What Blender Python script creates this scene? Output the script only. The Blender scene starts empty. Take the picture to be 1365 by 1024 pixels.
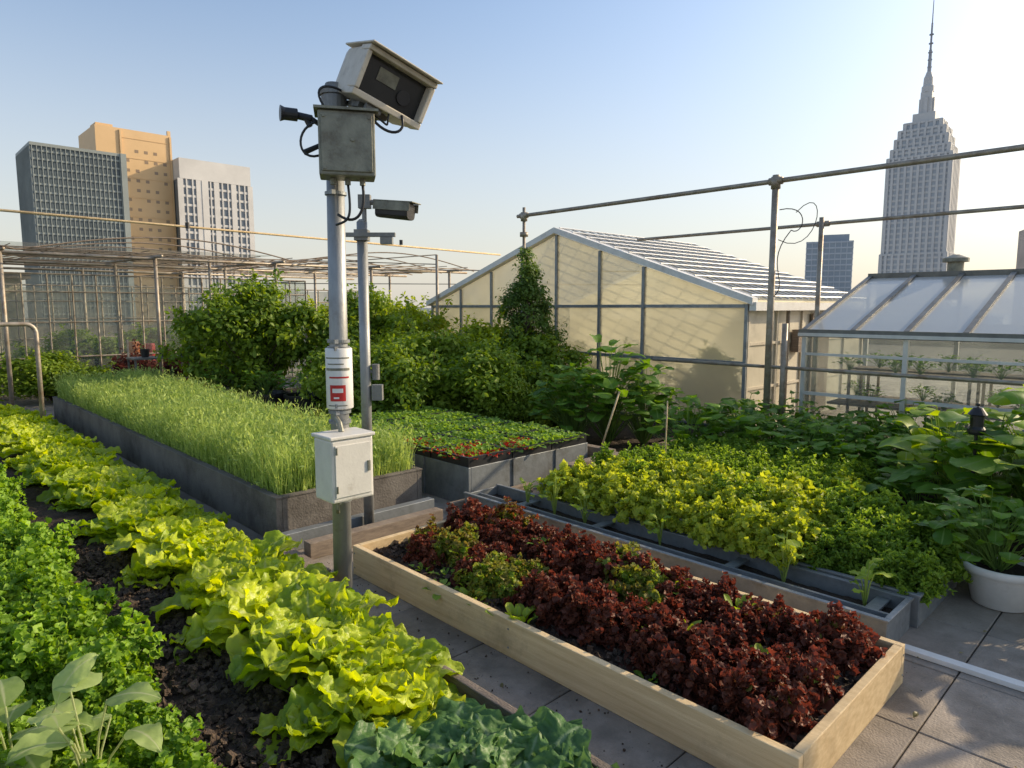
import bpy, math, random
import numpy as np
from mathutils import Vector
rad=math.radians
rng=np.random.default_rng(7)
random.seed(7)
scene=bpy.context.scene
COL=scene.collection
# ---------------------------------------------------------------- helpers
def site(X,D):
    """terrace survey axes: X across the terrace, D along it -> world x,y (beds are world aligned)"""
    return (.719*X+.695*D, -.695*X+.719*D)
class MB:
    def __init__(s): s.v=[];s.l=[];s.s=[];s.a=[];s.n=0
    def add(s,V,F,A=None):
        V=np.asarray(V,float).reshape(-1,3);F=np.asarray(F,int)
        s.v.append(V);s.l.append((F+s.n).ravel());s.s.append(np.full(len(F),F.shape[1]))
        if A is None:
            A=np.zeros((len(V),3));A[:,0]=rng.random()
        s.a.append(A);s.n+=len(V);return s
    def box(s,x0,x1,y0,y1,z0,z1,M=None,o=None):
        V=np.array([[x,y,z] for z in(z0,z1) for y in(y0,y1) for x in(x0,x1)],float)
        if M is not None: V=V@np.array(M).T
        if o is not None: V=V+np.array(o)
        F=[[0,2,3,1],[4,5,7,6],[0,1,5,4],[2,6,7,3],[0,4,6,2],[1,3,7,5]]
        return s.add(V,F)
    def quad(s,a,b,c,d): return s.add([a,b,c,d],[[0,1,2,3]])
    def tube(s,pts,r,k=10,cap=True):
        P=np.array(pts,float);n=len(P)
        R=np.full(n,r) if np.isscalar(r) else np.array(r,float)
        T=np.gradient(P,axis=0) if n>2 else np.array([P[1]-P[0]]*2)
        T/=np.linalg.norm(T,axis=1)[:,None]+1e-9
        ref=np.array([0,0,1.]) if abs(T[0][2])<.9 else np.array([1.,0,0])
        a=np.cross(T[0],ref);a/=np.linalg.norm(a)
        V=[];th=np.arange(k)*2*math.pi/k
        for i in range(n):
            a=a-T[i]*np.dot(a,T[i]);a/=np.linalg.norm(a)+1e-9
            b=np.cross(T[i],a)
            V.append(P[i]+R[i]*(np.cos(th)[:,None]*a+np.sin(th)[:,None]*b))
        V=np.concatenate(V);F=[]
        for i in range(n-1):
            for j in range(k):
                F.append([i*k+j,i*k+(j+1)%k,(i+1)*k+(j+1)%k,(i+1)*k+j])
        base=s.n;s.add(V,F)
        if cap:
            for st,rev in((0,True),((n-1)*k,False)):
                idx=list(range(st,st+k))
                if rev: idx=idx[::-1]
                s.l.append(np.array(idx)+base);s.s.append(np.array([k]))
        return s
    def lathe(s,prof,c,k=32):
        th=np.arange(k)*2*math.pi/k;V=[]
        for r,z in prof: V.append(np.stack([c[0]+r*np.cos(th),c[1]+r*np.sin(th),np.full(k,c[2]+z)],1))
        F=[]
        for i in range(len(prof)-1):
            for j in range(k): F.append([i*k+j,i*k+(j+1)%k,(i+1)*k+(j+1)%k,(i+1)*k+j])
        return s.add(np.concatenate(V),F)
    def mesh(s,name,mat,smooth=False):
        V=np.concatenate(s.v);L=np.concatenate(s.l);S=np.concatenate(s.s);A=np.concatenate(s.a)
        me=bpy.data.meshes.new(name)
        me.vertices.add(len(V));me.vertices.foreach_set("co",V.ravel())
        me.loops.add(len(L));me.loops.foreach_set("vertex_index",L.astype(np.int32))
        me.polygons.add(len(S))
        st=np.concatenate([[0],np.cumsum(S)[:-1]]).astype(np.int32)
        me.polygons.foreach_set("loop_start",st)
        try: me.polygons.foreach_set("loop_total",S.astype(np.int32))
        except Exception: pass
        me.update(calc_edges=True)
        me.polygons.foreach_set("use_smooth",np.full(len(S),bool(smooth)))
        at=me.attributes.new("Col",'FLOAT_COLOR','POINT')
        at.data.foreach_set("color",np.concatenate([A,np.ones((len(A),1))],1).astype(np.float32).ravel())
        if mat: me.materials.append(mat)
        return me
    def obj(s,name,mat,parent=None,smooth=False,bevel=0):
        return place(s.mesh(name,mat,smooth),name,parent=parent,bevel=bevel)
def place(me,name,loc=(0,0,0),rz=0,sc=1,parent=None,bevel=0,rx=0,ry=0):
    o=bpy.data.objects.new(name,me);COL.objects.link(o)
    o.location=loc;o.rotation_euler=(rx,ry,rz)
    o.scale=(sc,sc,sc) if np.isscalar(sc) else sc
    if parent: o.parent=parent
    if bevel:
        m=o.modifiers.new("bev",'BEVEL');m.width=bevel;m.segments=2;m.limit_method='ANGLE'
    return o
def empty(name,loc=(0,0,0)):
    o=bpy.data.objects.new(name,None);COL.objects.link(o);o.location=loc;o.empty_display_size=.2;return o
# ---------------------------------------------------------------- materials
def newmat(name):
    m=bpy.data.materials.new(name);m.use_nodes=True;nt=m.node_tree;nt.nodes.clear();return m,nt,nt.nodes,nt.links
def surf(name,c1,c2=None,rough=.7,metal=0,scale=6,bump=.15,stain=None,stainscale=1.2,spec=.4,stretch=(1,1,1),varatt=0,fine=60,stainlo=.5):
    m,nt,N,L=newmat(name)
    out=N.new('ShaderNodeOutputMaterial');b=N.new('ShaderNodeBsdfPrincipled');L.new(b.outputs[0],out.inputs[0])
    b.inputs['Roughness'].default_value=rough;b.inputs['Metallic'].default_value=metal
    b.inputs['Specular IOR Level'].default_value=spec
    c2=c2 or tuple(x*.75 for x in c1)
    tc=N.new('ShaderNodeTexCoord');mp=N.new('ShaderNodeMapping');mp.inputs['Scale'].default_value=stretch
    L.new(tc.outputs['Object'],mp.inputs[0])
    n1=N.new('ShaderNodeTexNoise');n1.inputs['Scale'].default_value=scale;n1.inputs['Detail'].default_value=5;n1.inputs['Roughness'].default_value=.65
    L.new(mp.outputs[0],n1.inputs['Vector'])
    mr=N.new('ShaderNodeMapRange');mr.inputs[1].default_value=.3;mr.inputs[2].default_value=.7;L.new(n1.outputs[0],mr.inputs[0])
    mx=N.new('ShaderNodeMixRGB');mx.inputs[1].default_value=(*c1,1);mx.inputs[2].default_value=(*c2,1);L.new(mr.outputs[0],mx.inputs[0])
    last=mx.outputs[0]
    if stain:
        n2=N.new('ShaderNodeTexNoise');n2.inputs['Scale'].default_value=stainscale;n2.inputs['Detail'].default_value=8;n2.inputs['Roughness'].default_value=.7
        L.new(tc.outputs['Object'],n2.inputs['Vector'])
        m2=N.new('ShaderNodeMapRange');m2.inputs[1].default_value=stainlo;m2.inputs[2].default_value=stainlo+.2;m2.inputs[4].default_value=.8;L.new(n2.outputs[0],m2.inputs[0])
        x2=N.new('ShaderNodeMixRGB');x2.inputs[2].default_value=(*stain,1);L.new(m2.outputs[0],x2.inputs[0]);L.new(last,x2.inputs[1]);last=x2.outputs[0]
    if varatt:
        at=N.new('ShaderNodeAttribute');at.attribute_name='Col'
        sp=N.new('ShaderNodeSeparateColor');L.new(at.outputs['Color'],sp.inputs[0])
        m3=N.new('ShaderNodeMapRange');m3.inputs[3].default_value=1-varatt;m3.inputs[4].default_value=1+varatt;L.new(sp.outputs[0],m3.inputs[0])
        x3=N.new('ShaderNodeVectorMath');x3.operation='SCALE';L.new(last,x3.inputs[0]);L.new(m3.outputs[0],x3.inputs['Scale']);last=x3.outputs[0]
    L.new(last,b.inputs['Base Color'])
    if bump:
        n3=N.new('ShaderNodeTexNoise');n3.inputs['Scale'].default_value=fine;n3.inputs['Detail'].default_value=4;L.new(mp.outputs[0],n3.inputs['Vector'])
        ad=N.new('ShaderNodeMath');ad.operation='ADD';L.new(n1.outputs[0],ad.inputs[0]);L.new(n3.outputs[0],ad.inputs[1])
        bp=N.new('ShaderNodeBump');bp.inputs['Strength'].default_value=bump;bp.inputs['Distance'].default_value=.02;L.new(ad.outputs[0],bp.inputs['Height']);L.new(bp.outputs[0],b.inputs['Normal'])
    r2=N.new('ShaderNodeMapRange');r2.inputs[3].default_value=max(0,rough-.12);r2.inputs[4].default_value=min(1,rough+.12);L.new(n1.outputs[0],r2.inputs[0]);L.new(r2.outputs[0],b.inputs['Roughness'])
    return m
def leafmat(name,dark,light,trans=.4,tipcol=None,tip2=None,rough=.5,crinkle=0.3,cs=60,rib=None,spec=.3,tiplo=.25,tiphi=.6):
    light=tuple(min(.8,c*1.15) for c in light)
    m,nt,N,L=newmat(name)
    out=N.new('ShaderNodeOutputMaterial');b=N.new('ShaderNodeBsdfPrincipled')
    b.inputs['Roughness'].default_value=rough;b.inputs['Specular IOR Level'].default_value=spec
    at=N.new('ShaderNodeAttribute');at.attribute_name='Col'
    sp=N.new('ShaderNodeSeparateColor');L.new(at.outputs['Color'],sp.inputs[0])
    tc=N.new('ShaderNodeTexCoord');n=N.new('ShaderNodeTexNoise');n.inputs['Scale'].default_value=cs;n.inputs['Detail'].default_value=2;L.new(tc.outputs['Object'],n.inputs['Vector'])
    oi=N.new('ShaderNodeObjectInfo')
    a=N.new('ShaderNodeMath');a.operation='MULTIPLY_ADD';a.inputs[1].default_value=.5;L.new(n.outputs[0],a.inputs[0]);L.new(sp.outputs[0],a.inputs[2])
    a2=N.new('ShaderNodeMath');a2.operation='MULTIPLY_ADD';a2.inputs[1].default_value=.35;L.new(oi.outputs['Random'],a2.inputs[0]);L.new(a.outputs[0],a2.inputs[2])
    mr=N.new('ShaderNodeMapRange');mr.inputs[1].default_value=.25;mr.inputs[2].default_value=1.5;L.new(a2.outputs[0],mr.inputs[0])
    mx=N.new('ShaderNodeMixRGB');mx.inputs[1].default_value=(*dark,1);mx.inputs[2].default_value=(*light,1);L.new(mr.outputs[0],mx.inputs[0]);last=mx.outputs[0]
    if tipcol:
        t=N.new('ShaderNodeMath');t.operation='MULTIPLY_ADD';t.inputs[1].default_value=.35;L.new(n.outputs[0],t.inputs[0]);L.new(sp.outputs[1],t.inputs[2])
        t1=N.new('ShaderNodeMath');t1.operation='MULTIPLY_ADD';t1.inputs[1].default_value=-.35;L.new(oi.outputs['Random'],t1.inputs[0]);L.new(t.outputs[0],t1.inputs[2])
        t2=N.new('ShaderNodeMapRange');t2.inputs[1].default_value=tiplo;t2.inputs[2].default_value=tiphi;L.new(t1.outputs[0],t2.inputs[0])
        tm=N.new('ShaderNodeMixRGB');tm.inputs[1].default_value=(*tipcol,1);tm.inputs[2].default_value=(*(tip2 or tipcol),1);L.new(mr.outputs[0],tm.inputs[0])
        x=N.new('ShaderNodeMixRGB');L.new(tm.outputs[0],x.inputs[2]);L.new(t2.outputs[0],x.inputs[0]);L.new(last,x.inputs[1]);last=x.outputs[0]
    if rib:
        t=N.new('ShaderNodeMapRange');t.inputs[1].default_value=.03;t.inputs[2].default_value=.12;t.inputs[3].default_value=.7;t.inputs[4].default_value=0;L.new(sp.outputs[2],t.inputs[0])
        x=N.new('ShaderNodeMixRGB');x.inputs[2].default_value=(*rib,1);L.new(t.outputs[0],x.inputs[0]);L.new(last,x.inputs[1]);last=x.outputs[0]
    L.new(last,b.inputs['Base Color'])
    bp=N.new('ShaderNodeBump');bp.inputs['Strength'].default_value=crinkle;bp.inputs['Distance'].default_value=.01;L.new(n.outputs[0],bp.inputs['Height']);L.new(bp.outputs[0],b.inputs['Normal'])
    tr=N.new('ShaderNodeBsdfTranslucent')
    h=N.new('ShaderNodeHueSaturation');h.inputs['Saturation'].default_value=1.1;h.inputs['Value'].default_value=1.8;h.inputs['Hue'].default_value=.485;L.new(last,h.inputs['Color']);L.new(h.outputs[0],tr.inputs[0])
    ms=N.new('ShaderNodeMixShader');ms.inputs[0].default_value=trans;L.new(b.outputs[0],ms.inputs[1]);L.new(tr.outputs[0],ms.inputs[2]);L.new(ms.outputs[0],out.inputs[0])
    return m
def glassmat(name,col,clear=.3,trans=.3,rough=.2,dif=(.6,.6,.55),sc=1.3):
    m,nt,N,L=newmat(name)
    out=N.new('ShaderNodeOutputMaterial')
    d=N.new('ShaderNodeBsdfPrincipled');d.inputs['Base Color'].default_value=(*dif,1);d.inputs['Roughness'].default_value=rough
    tc=N.new('ShaderNodeTexCoord');n=N.new('ShaderNodeTexNoise');n.inputs['Scale'].default_value=sc;n.inputs['Detail'].default_value=7;L.new(tc.outputs['Object'],n.inputs['Vector'])
    x=N.new('ShaderNodeMixRGB');x.inputs[1].default_value=(*dif,1);x.inputs[2].default_value=(*[c*.6 for c in dif],1);L.new(n.outputs[0],x.inputs[0]);L.new(x.outputs[0],d.inputs['Base Color'])
    t=N.new('ShaderNodeBsdfTranslucent');t.inputs[0].default_value=(*col,1)
    p=N.new('ShaderNodeBsdfTransparent');p.inputs[0].default_value=(.9,.93,.9,1)
    m1=N.new('ShaderNodeMixShader');m1.inputs[0].default_value=trans;L.new(d.outputs[0],m1.inputs[1]);L.new(t.outputs[0],m1.inputs[2])
    m2=N.new('ShaderNodeMixShader')
    r=N.new('ShaderNodeMapRange');r.inputs[1].default_value=.35;r.inputs[2].default_value=.7;r.inputs[3].default_value=min(1,clear+.1);r.inputs[4].default_value=max(0,clear-.1);L.new(n.outputs[0],r.inputs[0]);L.new(r.outputs[0],m2.inputs[0])
    L.new(m1.outputs[0],m2.inputs[1]);L.new(p.outputs[0],m2.inputs[2]);L.new(m2.outputs[0],out.inputs[0])
    return m
M={}
M['paver']=surf('paver',(.34,.29,.24),(.21,.18,.145),rough=.85,scale=5,bump=.35,stain=(.10,.085,.065),stainscale=1.6,varatt=.2,fine=90)
M['grout']=surf('grout',(.06,.055,.05),rough=.95)
M['soil']=surf('soil',(.06,.04,.026),(.025,.016,.01),rough=.95,scale=14,bump=1.,fine=70)
M['clod']=surf('soil_clod',(.10,.07,.048),(.045,.03,.02),rough=.95,scale=14,bump=1.,fine=70,varatt=.5)
M['wood']=surf('wood',(.74,.57,.33),(.55,.39,.20),rough=.7,scale=3,stretch=(6,.6,14),bump=.3,stain=(.34,.24,.13),stainscale=2.2,varatt=.1,stainlo=.53)
M['oldwood']=surf('oldwood',(.30,.24,.18),(.17,.13,.10),rough=.8,scale=5,stretch=(2,.8,10),bump=.4)
M['galv']=surf('galv',(.30,.32,.33),(.20,.215,.22),rough=.5,metal=.5,scale=9,bump=.08,stain=(.12,.11,.09),stainscale=3,stainlo=.54)
M['steel']=surf('steel',(.30,.31,.30),(.17,.165,.155),rough=.55,metal=.35,scale=4,bump=.15,stain=(.12,.085,.055),stainscale=2.6)
M['pole']=surf('pole',(.36,.37,.365),(.26,.265,.26),rough=.5,metal=.45,scale=12,bump=.08,stain=(.17,.14,.10),stainscale=5,stretch=(1,1,.3),stainlo=.55)
M['pipe']=surf('pipe',(.42,.37,.30),(.26,.22,.17),rough=.5,metal=.35,scale=9,bump=.1,stain=(.20,.12,.06),stainscale=4)
M['concrete']=surf('concrete',(.19,.17,.145),(.115,.10,.085),rough=.85,scale=3,bump=.3,stain=(.06,.05,.04),stainscale=1.5)
M['whitemetal']=surf('whitemetal',(.70,.68,.62),(.58,.56,.51),rough=.4,scale=7,bump=.05,stain=(.34,.29,.22),stainscale=7,stainlo=.58)
M['beige']=surf('beige',(.66,.59,.47),(.54,.48,.38),rough=.45,scale=8,bump=.06,stain=(.25,.20,.15),stainscale=9,stainlo=.55)
M['greymetal']=surf('greymetal',(.29,.29,.225),(.17,.17,.135),rough=.5,metal=.2,scale=10,bump=.15,stain=(.09,.07,.05),stainscale=8)
M['black']=surf('black',(.018,.018,.02),(.03,.03,.03),rough=.4,bump=.03)
M['darkglass']=surf('darkglass',(.02,.022,.022),(.03,.03,.028),rough=.2,bump=.01,spec=.5)
M['white']=surf('white_paint',(.78,.77,.74),(.66,.65,.61),rough=.45,bump=.04,stain=(.42,.38,.32),stainscale=4,stainlo=.56)
M['red']=surf('red_label',(.5,.03,.025),(.4,.02,.02),rough=.5,bump=.02)
M['orange']=surf('orange',(.6,.17,.04),rough=.5)
M['bark']=surf('bark',(.12,.085,.06),(.06,.04,.03),rough=.9,scale=20,bump=.6)
M['alu']=surf('alu',(.62,.63,.63),(.5,.51,.51),rough=.4,metal=.3,scale=6,bump=.04)
M['frame_dark']=surf('frame_dark',(.20,.20,.18),(.13,.13,.12),rough=.5,metal=.3)
M['poly']=glassmat('polycarbonate',(.95,.87,.62),clear=.22,trans=.55,rough=.25,dif=(.72,.65,.47),sc=.8)
M['polyside']=surf('panel_side',(.66,.61,.49),(.54,.49,.38),rough=.5,scale=2,bump=.05,stain=(.33,.29,.22))
M['roofdark']=glassmat('roof_shade',(.6,.62,.62),clear=.2,trans=.6,rough=.4,dif=(.18,.19,.20))
M['roofglass']=glassmat('roof_glass',(.8,.85,.85),clear=.08,trans=.2,rough=.15,dif=(.60,.64,.64))
M['clear']=glassmat('clear_glass',(.8,.85,.82),clear=.74,trans=.3,rough=.1,dif=(.42,.45,.42))
M['dusty']=glassmat('dusty_glass',(.6,.6,.5),clear=.5,trans=.4,rough=.3,dif=(.34,.33,.27))
# foliage
M['lettuce']=leafmat('lettuce_leaf',(.16,.29,.018),(.50,.56,.045),trans=.42,crinkle=.7,cs=38,rib=(.55,.6,.22),rough=.42,spec=.4)
M['kale']=leafmat('kale_leaf',(.045,.12,.035),(.12,.22,.065),trans=.25,crinkle=.5,cs=45,rib=(.28,.38,.2),rough=.45)
M['parsley']=leafmat('parsley_leaf',(.07,.17,.015),(.26,.41,.045),trans=.38,cs=30)
M['curly']=leafmat('curly_leaf',(.15,.25,.02),(.43,.48,.06),trans=.42,cs=20)
M['carrot']=leafmat('carrot_leaf',(.08,.18,.02),(.24,.35,.05),trans=.38,cs=20)
M['redlet']=leafmat('red_lettuce_leaf',(.13,.20,.03),(.26,.32,.05),trans=.3,tipcol=(.055,.02,.014),tip2=(.21,.07,.038),rough=.5,cs=40,tiplo=.08,tiphi=.42,spec=.25)
M['redlet2']=leafmat('red_lettuce_leaf2',(.10,.20,.02),(.27,.38,.05),trans=.35,tipcol=(.12,.03,.02),tip2=(.2,.07,.03),rough=.5,cs=40,tiplo=.5,tiphi=1.1)
M['grass']=leafmat('herb_blade',(.14,.24,.05),(.42,.50,.15),trans=.4,cs=3)
M['shrub']=leafmat('shrub_leaf',(.06,.13,.014),(.24,.33,.035),trans=.4,cs=3)
M['shrubL']=leafmat('shrub_leaf_light',(.13,.21,.015),(.36,.42,.035),trans=.42,cs=3)
M['conif']=leafmat('conifer_leaf',(.035,.09,.018),(.13,.20,.035),trans=.3,cs=3)
M['broad']=leafmat('broad_leaf',(.045,.12,.015),(.16,.29,.03),trans=.38,cs=14,rib=(.2,.3,.08),crinkle=.3)
M['broadL']=leafmat('broad_leaf_light',(.14,.24,.02),(.38,.48,.05),trans=.45,cs=14,rib=(.35,.42,.15))
M['pale']=leafmat('pale_leaf',(.16,.25,.06),(.36,.44,.17),trans=.4,cs=30,rib=(.5,.52,.3))
M['seed']=leafmat('seedling_leaf',(.08,.18,.02),(.24,.37,.05),trans=.35,cs=20)
M['redflower']=leafmat('red_seedling_leaf',(.26,.04,.02),(.45,.09,.045),trans=.35,cs=20)
M['darkred']=leafmat('dark_red_leaf',(.06,.018,.014),(.15,.045,.025),trans=.3,cs=5)
# ---------------------------------------------------------------- leaf geometry
def grid_faces(nu,nv):
    F=[]
    for i in range(nv-1):
        for j in range(nu-1): F.append([i*nu+j,i*nu+j+1,(i+1)*nu+j+1,(i+1)*nu+j])
    return np.array(F)
def leaf(L,W,nu,nv,a0,a1,ruf=.01,frq=4,cup=.3,crink=0,prof='oval',r=None,base=.15,ser=None):
    r=r or rng
    if ser is None: ser=.12 if nv>=20 else .03
    v=np.linspace(0,1,nv);u=np.linspace(-1,1,nu)
    ang=a0+(a1-a0)*v**1.3
    st=L/(nv-1)
    rr=np.concatenate([[0],np.cumsum(np.cos(ang[:-1]))])*st
    zz=np.concatenate([[0],np.cumsum(np.sin(ang[:-1]))])*st
    s=np.clip(v/.6,0,1);s=s*s*(3-2*s)
    if prof=='oval': w=W*(base+(1-base)*s)*np.sqrt(np.clip(1-v**5,0.01,1))
    elif prof=='lance': w=W*np.clip(np.sin(math.pi*np.clip(v,0.02,.985)**.8),.03,1)**.85
    else: w=W*np.sqrt(np.clip(1-(2*v-1)**2,.03,1))
    U,Vv=np.meshgrid(u,v)
    ph=r.random(4)*6.28;sg=np.where(U>0,1,-1)
    au=np.abs(U)
    off=cup*w[:,None]*au**2+ruf*au**1.6*s[:,None]*(np.sin(frq*6.28*Vv+ph[0]*sg+ph[1])+.5*np.sin(frq*2.3*6.28*Vv+ph[2]*sg))
    if crink: off=off+crink*s[:,None]*(np.sin(U*9+ph[2])*np.sin(Vv*26+ph[3])+.6*np.sin(U*17+Vv*11+ph[0])*np.sin(Vv*43))*(au>.04)
    wy=w[:,None]*U*(1+ser*np.sin(frq*9*Vv+ph[3]))
    tw=(r.random()-.5)*.5*Vv
    X=rr[:,None]-np.sin(ang)[:,None]*off+tw*0
    Y=wy*np.cos(tw)-off*np.sin(tw)
    Z=zz[:,None]+np.cos(ang)[:,None]*off+wy*np.sin(tw)
    P=np.stack([X,Y,Z],-1).reshape(-1,3)
    A=np.stack([np.zeros(nu*nv),Vv.ravel(),au.ravel()],1)
    return P,grid_faces(nu,nv),A
def rotz(P,a):
    c,s=math.cos(a),math.sin(a);Q=P.copy();Q[:,0]=c*P[:,0]-s*P[:,1];Q[:,1]=s*P[:,0]+c*P[:,1];return Q
def head(n,L,W,a_in,a_out,b_in,b_out,nu,nv,name,mat,ruf,frq,cup,crink,seed,short=.55,r0=.02,base=.15,ret=False,ser=None):
    r=np.random.default_rng(seed);mb=MB()
    for i in range(n):
        t=(i+.5)/n  #0 inner 1 outer
        a0=rad(a_in+(a_out-a_in)*t+r.normal()*6);a1=rad(b_in+(b_out-b_in)*t+r.normal()*12)
        l=L*(short+(1-short)*t)*(.85+.3*r.random())
        P,F,A=leaf(l,W*(.6+.4*t)*(.85+.3*r.random()),nu,nv,a0,a1,ruf*(.7+.6*r.random()),frq*(.8+.4*r.random()),cup,crink,r=r,base=base,ser=ser)
        P[:,0]+=r0*(1+t*1.5);P=rotz(P,i*2.39996+r.normal()*.2)
        A[:,0]=np.clip((1-t)*.4+r.random()*.7,0,1)
        mb.add(P,F,A)
    if ret: return mb
    return mb.mesh(name,mat,True)
def crumple(k,amp,seed,asp=1.):
    r=np.random.default_rng(seed);u=np.linspace(-.5,.5,k);U,V=np.meshgrid(u,u)
    rr=np.sqrt(U**2+V**2);f=np.where(rr>.5,.5/np.maximum(rr,1e-6),1)
    P=np.stack([U*f,V*f*asp,amp*r.normal(size=U.shape)+.5*rr**2],-1).reshape(-1,3)
    P[:,:2]+=r.normal(size=(k*k,2))*.07
    A=np.stack([np.zeros(k*k),rr.ravel(),rr.ravel()*0+.5],1)
    return P,grid_faces(k,k),A
def scatter(mb,protos,P,Nr,size,r,rnd=None,axis=None,gv=None):
    n=len(P);z=Nr/(np.linalg.norm(Nr,axis=1)[:,None]+1e-9)
    t=r.normal(size=(n,3)) if axis is None else axis
    y=np.cross(z,t);y/=np.linalg.norm(y,axis=1)[:,None]+1e-9
    x=np.cross(y,z)
    R=np.stack([x,y,z],-1)
    which=r.integers(0,len(protos),n)
    rnd=r.random(n) if rnd is None else rnd
    for k,(V,F,A) in enumerate(protos):
        I=np.where(which==k)[0]
        if len(I)==0: continue
        Q=np.einsum('nij,mj->nmi',R[I],V)*size[I][:,None,None]+P[I][:,None,:]
        FF=(F[None]+np.arange(len(I))[:,None,None]*len(V)).reshape(-1,F.shape[1])
        AA=np.tile(A,(len(I),1));AA[:,0]=np.repeat(rnd[I],len(V))
        if gv is not None: AA[:,1]=np.repeat(gv[I],len(V))
        mb.add(Q.reshape(-1,3),FF,AA)
CR4=[crumple(4,.17,i+20) for i in range(6)]
CR5=[crumple(5,.15,i+80) for i in range(6)]
CRN=[crumple(3,.15,i+40,.35) for i in range(4)]
def simpleleaf(asp,seed):
    r=np.random.default_rng(seed)
    P,F,A=leaf(1,asp,3,4,.15,-.5,.03,1,.35,prof='round',r=r);return P,F,A
TL=[simpleleaf(.28,i) for i in range(4)]
TLN=[simpleleaf(.14,i) for i in range(4)]
def clump(name,mat,n,R,H,size,protos,seed,lump=.25,inner=.55,ret=False):
    r=np.random.default_rng(seed);mb=MB()
    d=r.normal(size=(n,3));d[:,2]=np.abs(d[:,2])*.9+.02;d/=np.linalg.norm(d,axis=1)[:,None]
    ph=r.random(6)*6.28
    lf=1+lump*np.sin(5*d[:,0]+ph[0])*np.sin(5*d[:,1]+ph[1])+lump*.7*np.sin(11*d[:,0]+ph[2])*np.sin(9*d[:,2]+ph[3])*1.2+lump*.4*np.sin(19*d[:,1]+ph[4])
    rad_=lf*(inner+(1-inner)*r.random(n)**.45)
    P=d*rad_[:,None]*np.array([R,R,H])
    Nr=d+r.normal(size=(n,3))*.55+np.array([0,0,.35])
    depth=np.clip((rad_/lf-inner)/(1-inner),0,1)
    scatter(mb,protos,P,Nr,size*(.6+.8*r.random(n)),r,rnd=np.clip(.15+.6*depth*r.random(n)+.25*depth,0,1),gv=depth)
    if ret: return mb
    return mb.mesh(name,mat,True)
# ---------------------------------------------------------------- roof terrace & ground
g=MB();g.box(-9000,9000,-9000,9000,-60.5,-60)
g.obj('ground',surf('city_ground',(.42,.43,.43),(.34,.35,.36),rough=.95,scale=.01,bump=0))  # pale grey base colour carries the haze over the far ground
t=MB();t.box(-14,38,-14,34,-60,-.03)
t.obj('roof_terrace_building',M['grout'])
pv=MB();s=.62;r=np.random.default_rng(3)
for i in range(-2,28):
    for j in range(-8,30):
        x0=1.88+i*s-.0;y0=.12+j*s
        dz=r.normal()*.0012;x1=x0+s-.007;y1=y0+s-.007;b=.004
        V=[[x0,y0,-.03],[x1,y0,-.03],[x1,y1,-.03],[x0,y1,-.03],[x0,y0,-b+dz],[x1,y0,-b+dz],[x1,y1,-b+dz],[x0,y1,-b+dz],
           [x0+b,y0+b,dz],[x1-b,y0+b,dz],[x1-b,y1-b,dz],[x0+b,y1-b,dz]]
        F=[[8,9,10,11]]+[[k,(k+1)%4,4+(k+1)%4,4+k] for k in range(4)]+[[4+k,4+(k+1)%4,8+(k+1)%4,8+k] for k in range(4)]
        pv.add(V,F)
pv.obj('pavement',M['paver'])
pp=MB()
pp.box(-14,38,33.8,34,-.03,1.0);pp.box(37.8,38,-14,33.8,-.03,1.0)
pp.obj('parapet_wall',M['concrete'])
def rough_sheet(mb,x0,x1,y0,y1,z,step=.05,amp=.02,seed=0):
    r=np.random.default_rng(seed)
    xs=np.arange(x0,x1+step*.5,step);ys=np.arange(y0,y1+step*.5,step)
    X,Y=np.meshgrid(xs,ys);Z=z+amp*(np.sin(X*7+1)*np.sin(Y*5)+.6*r.normal(size=X.shape))
    mb.add(np.stack([X,Y,Z],-1).reshape(-1,3),grid_faces(len(xs),len(ys)))
sb=MB();rough_sheet(sb,-1,1.82,0,13.5,.08,.05,.014,1);sb.obj('soil_bed',M['soil'],smooth=True)
e=MB();e.box(1.82,1.86,0,13.5,-.02,.13);e.obj('bed_edging',M['oldwood'],bevel=.004)
def lump(seed):
    r=np.random.default_rng(seed)
    V=np.array([[x,y,z] for z in(-1,1) for y in(-1,1) for x in(-1,1)],float)*.5*(.7+.5*r.random((8,1)))+r.normal(size=(8,3))*.08
    return V,np.array([[0,2,3,1],[4,5,7,6],[0,1,5,4],[2,6,7,3],[0,4,6,2],[1,3,7,5]]),np.zeros((8,3))
LP=[lump(i) for i in range(5)]
def clods(mb,n,x0,x1,y0,y1,z,smax,seed):
    r=np.random.default_rng(seed);P=np.stack([r.uniform(x0,x1,n),r.uniform(y0,y1,n),np.full(n,z)+r.normal(size=n)*.004],1)
    scatter(mb,LP,P,r.normal(size=(n,3)),smax*(.25+.75*r.random(n)**2.5),r)
mb=MB();clods(mb,7000,.6,1.5,1.2,6,.095,.035,1);clods(mb,3500,2.34,3.43,.95,3.88,.142,.03,2)
mb.obj('soil_clods',M['clod'])
mb=MB();r=np.random.default_rng(4);n=260
P=np.stack([r.uniform(1.9,7,n),r.uniform(-1,4.6,n),np.full(n,.006)],1)
P=P[~((P[:,0]>2.24)&(P[:,0]<3.53)&(P[:,1]>.85)&(P[:,1]<3.98))];P=P[~((P[:,0]>3.68)&(P[:,1]>.97))];n=len(P)
scatter(mb,CRN+TL,P,np.tile([0,0,1.],(n,1))+r.normal(size=(n,3))*.15,.01+.03*r.random(n)**3,r)
mb.obj('leaf_litter',leafmat('litter',(.10,.09,.03),(.28,.24,.09),trans=.1,cs=5))
mb=MB();clods(mb,300,1.88,2.27,.3,4.5,.004,.010,5);clods(mb,300,3.5,3.7,.9,4.5,.004,.010,6);mb.obj('soil_crumbs',M['clod'])
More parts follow.
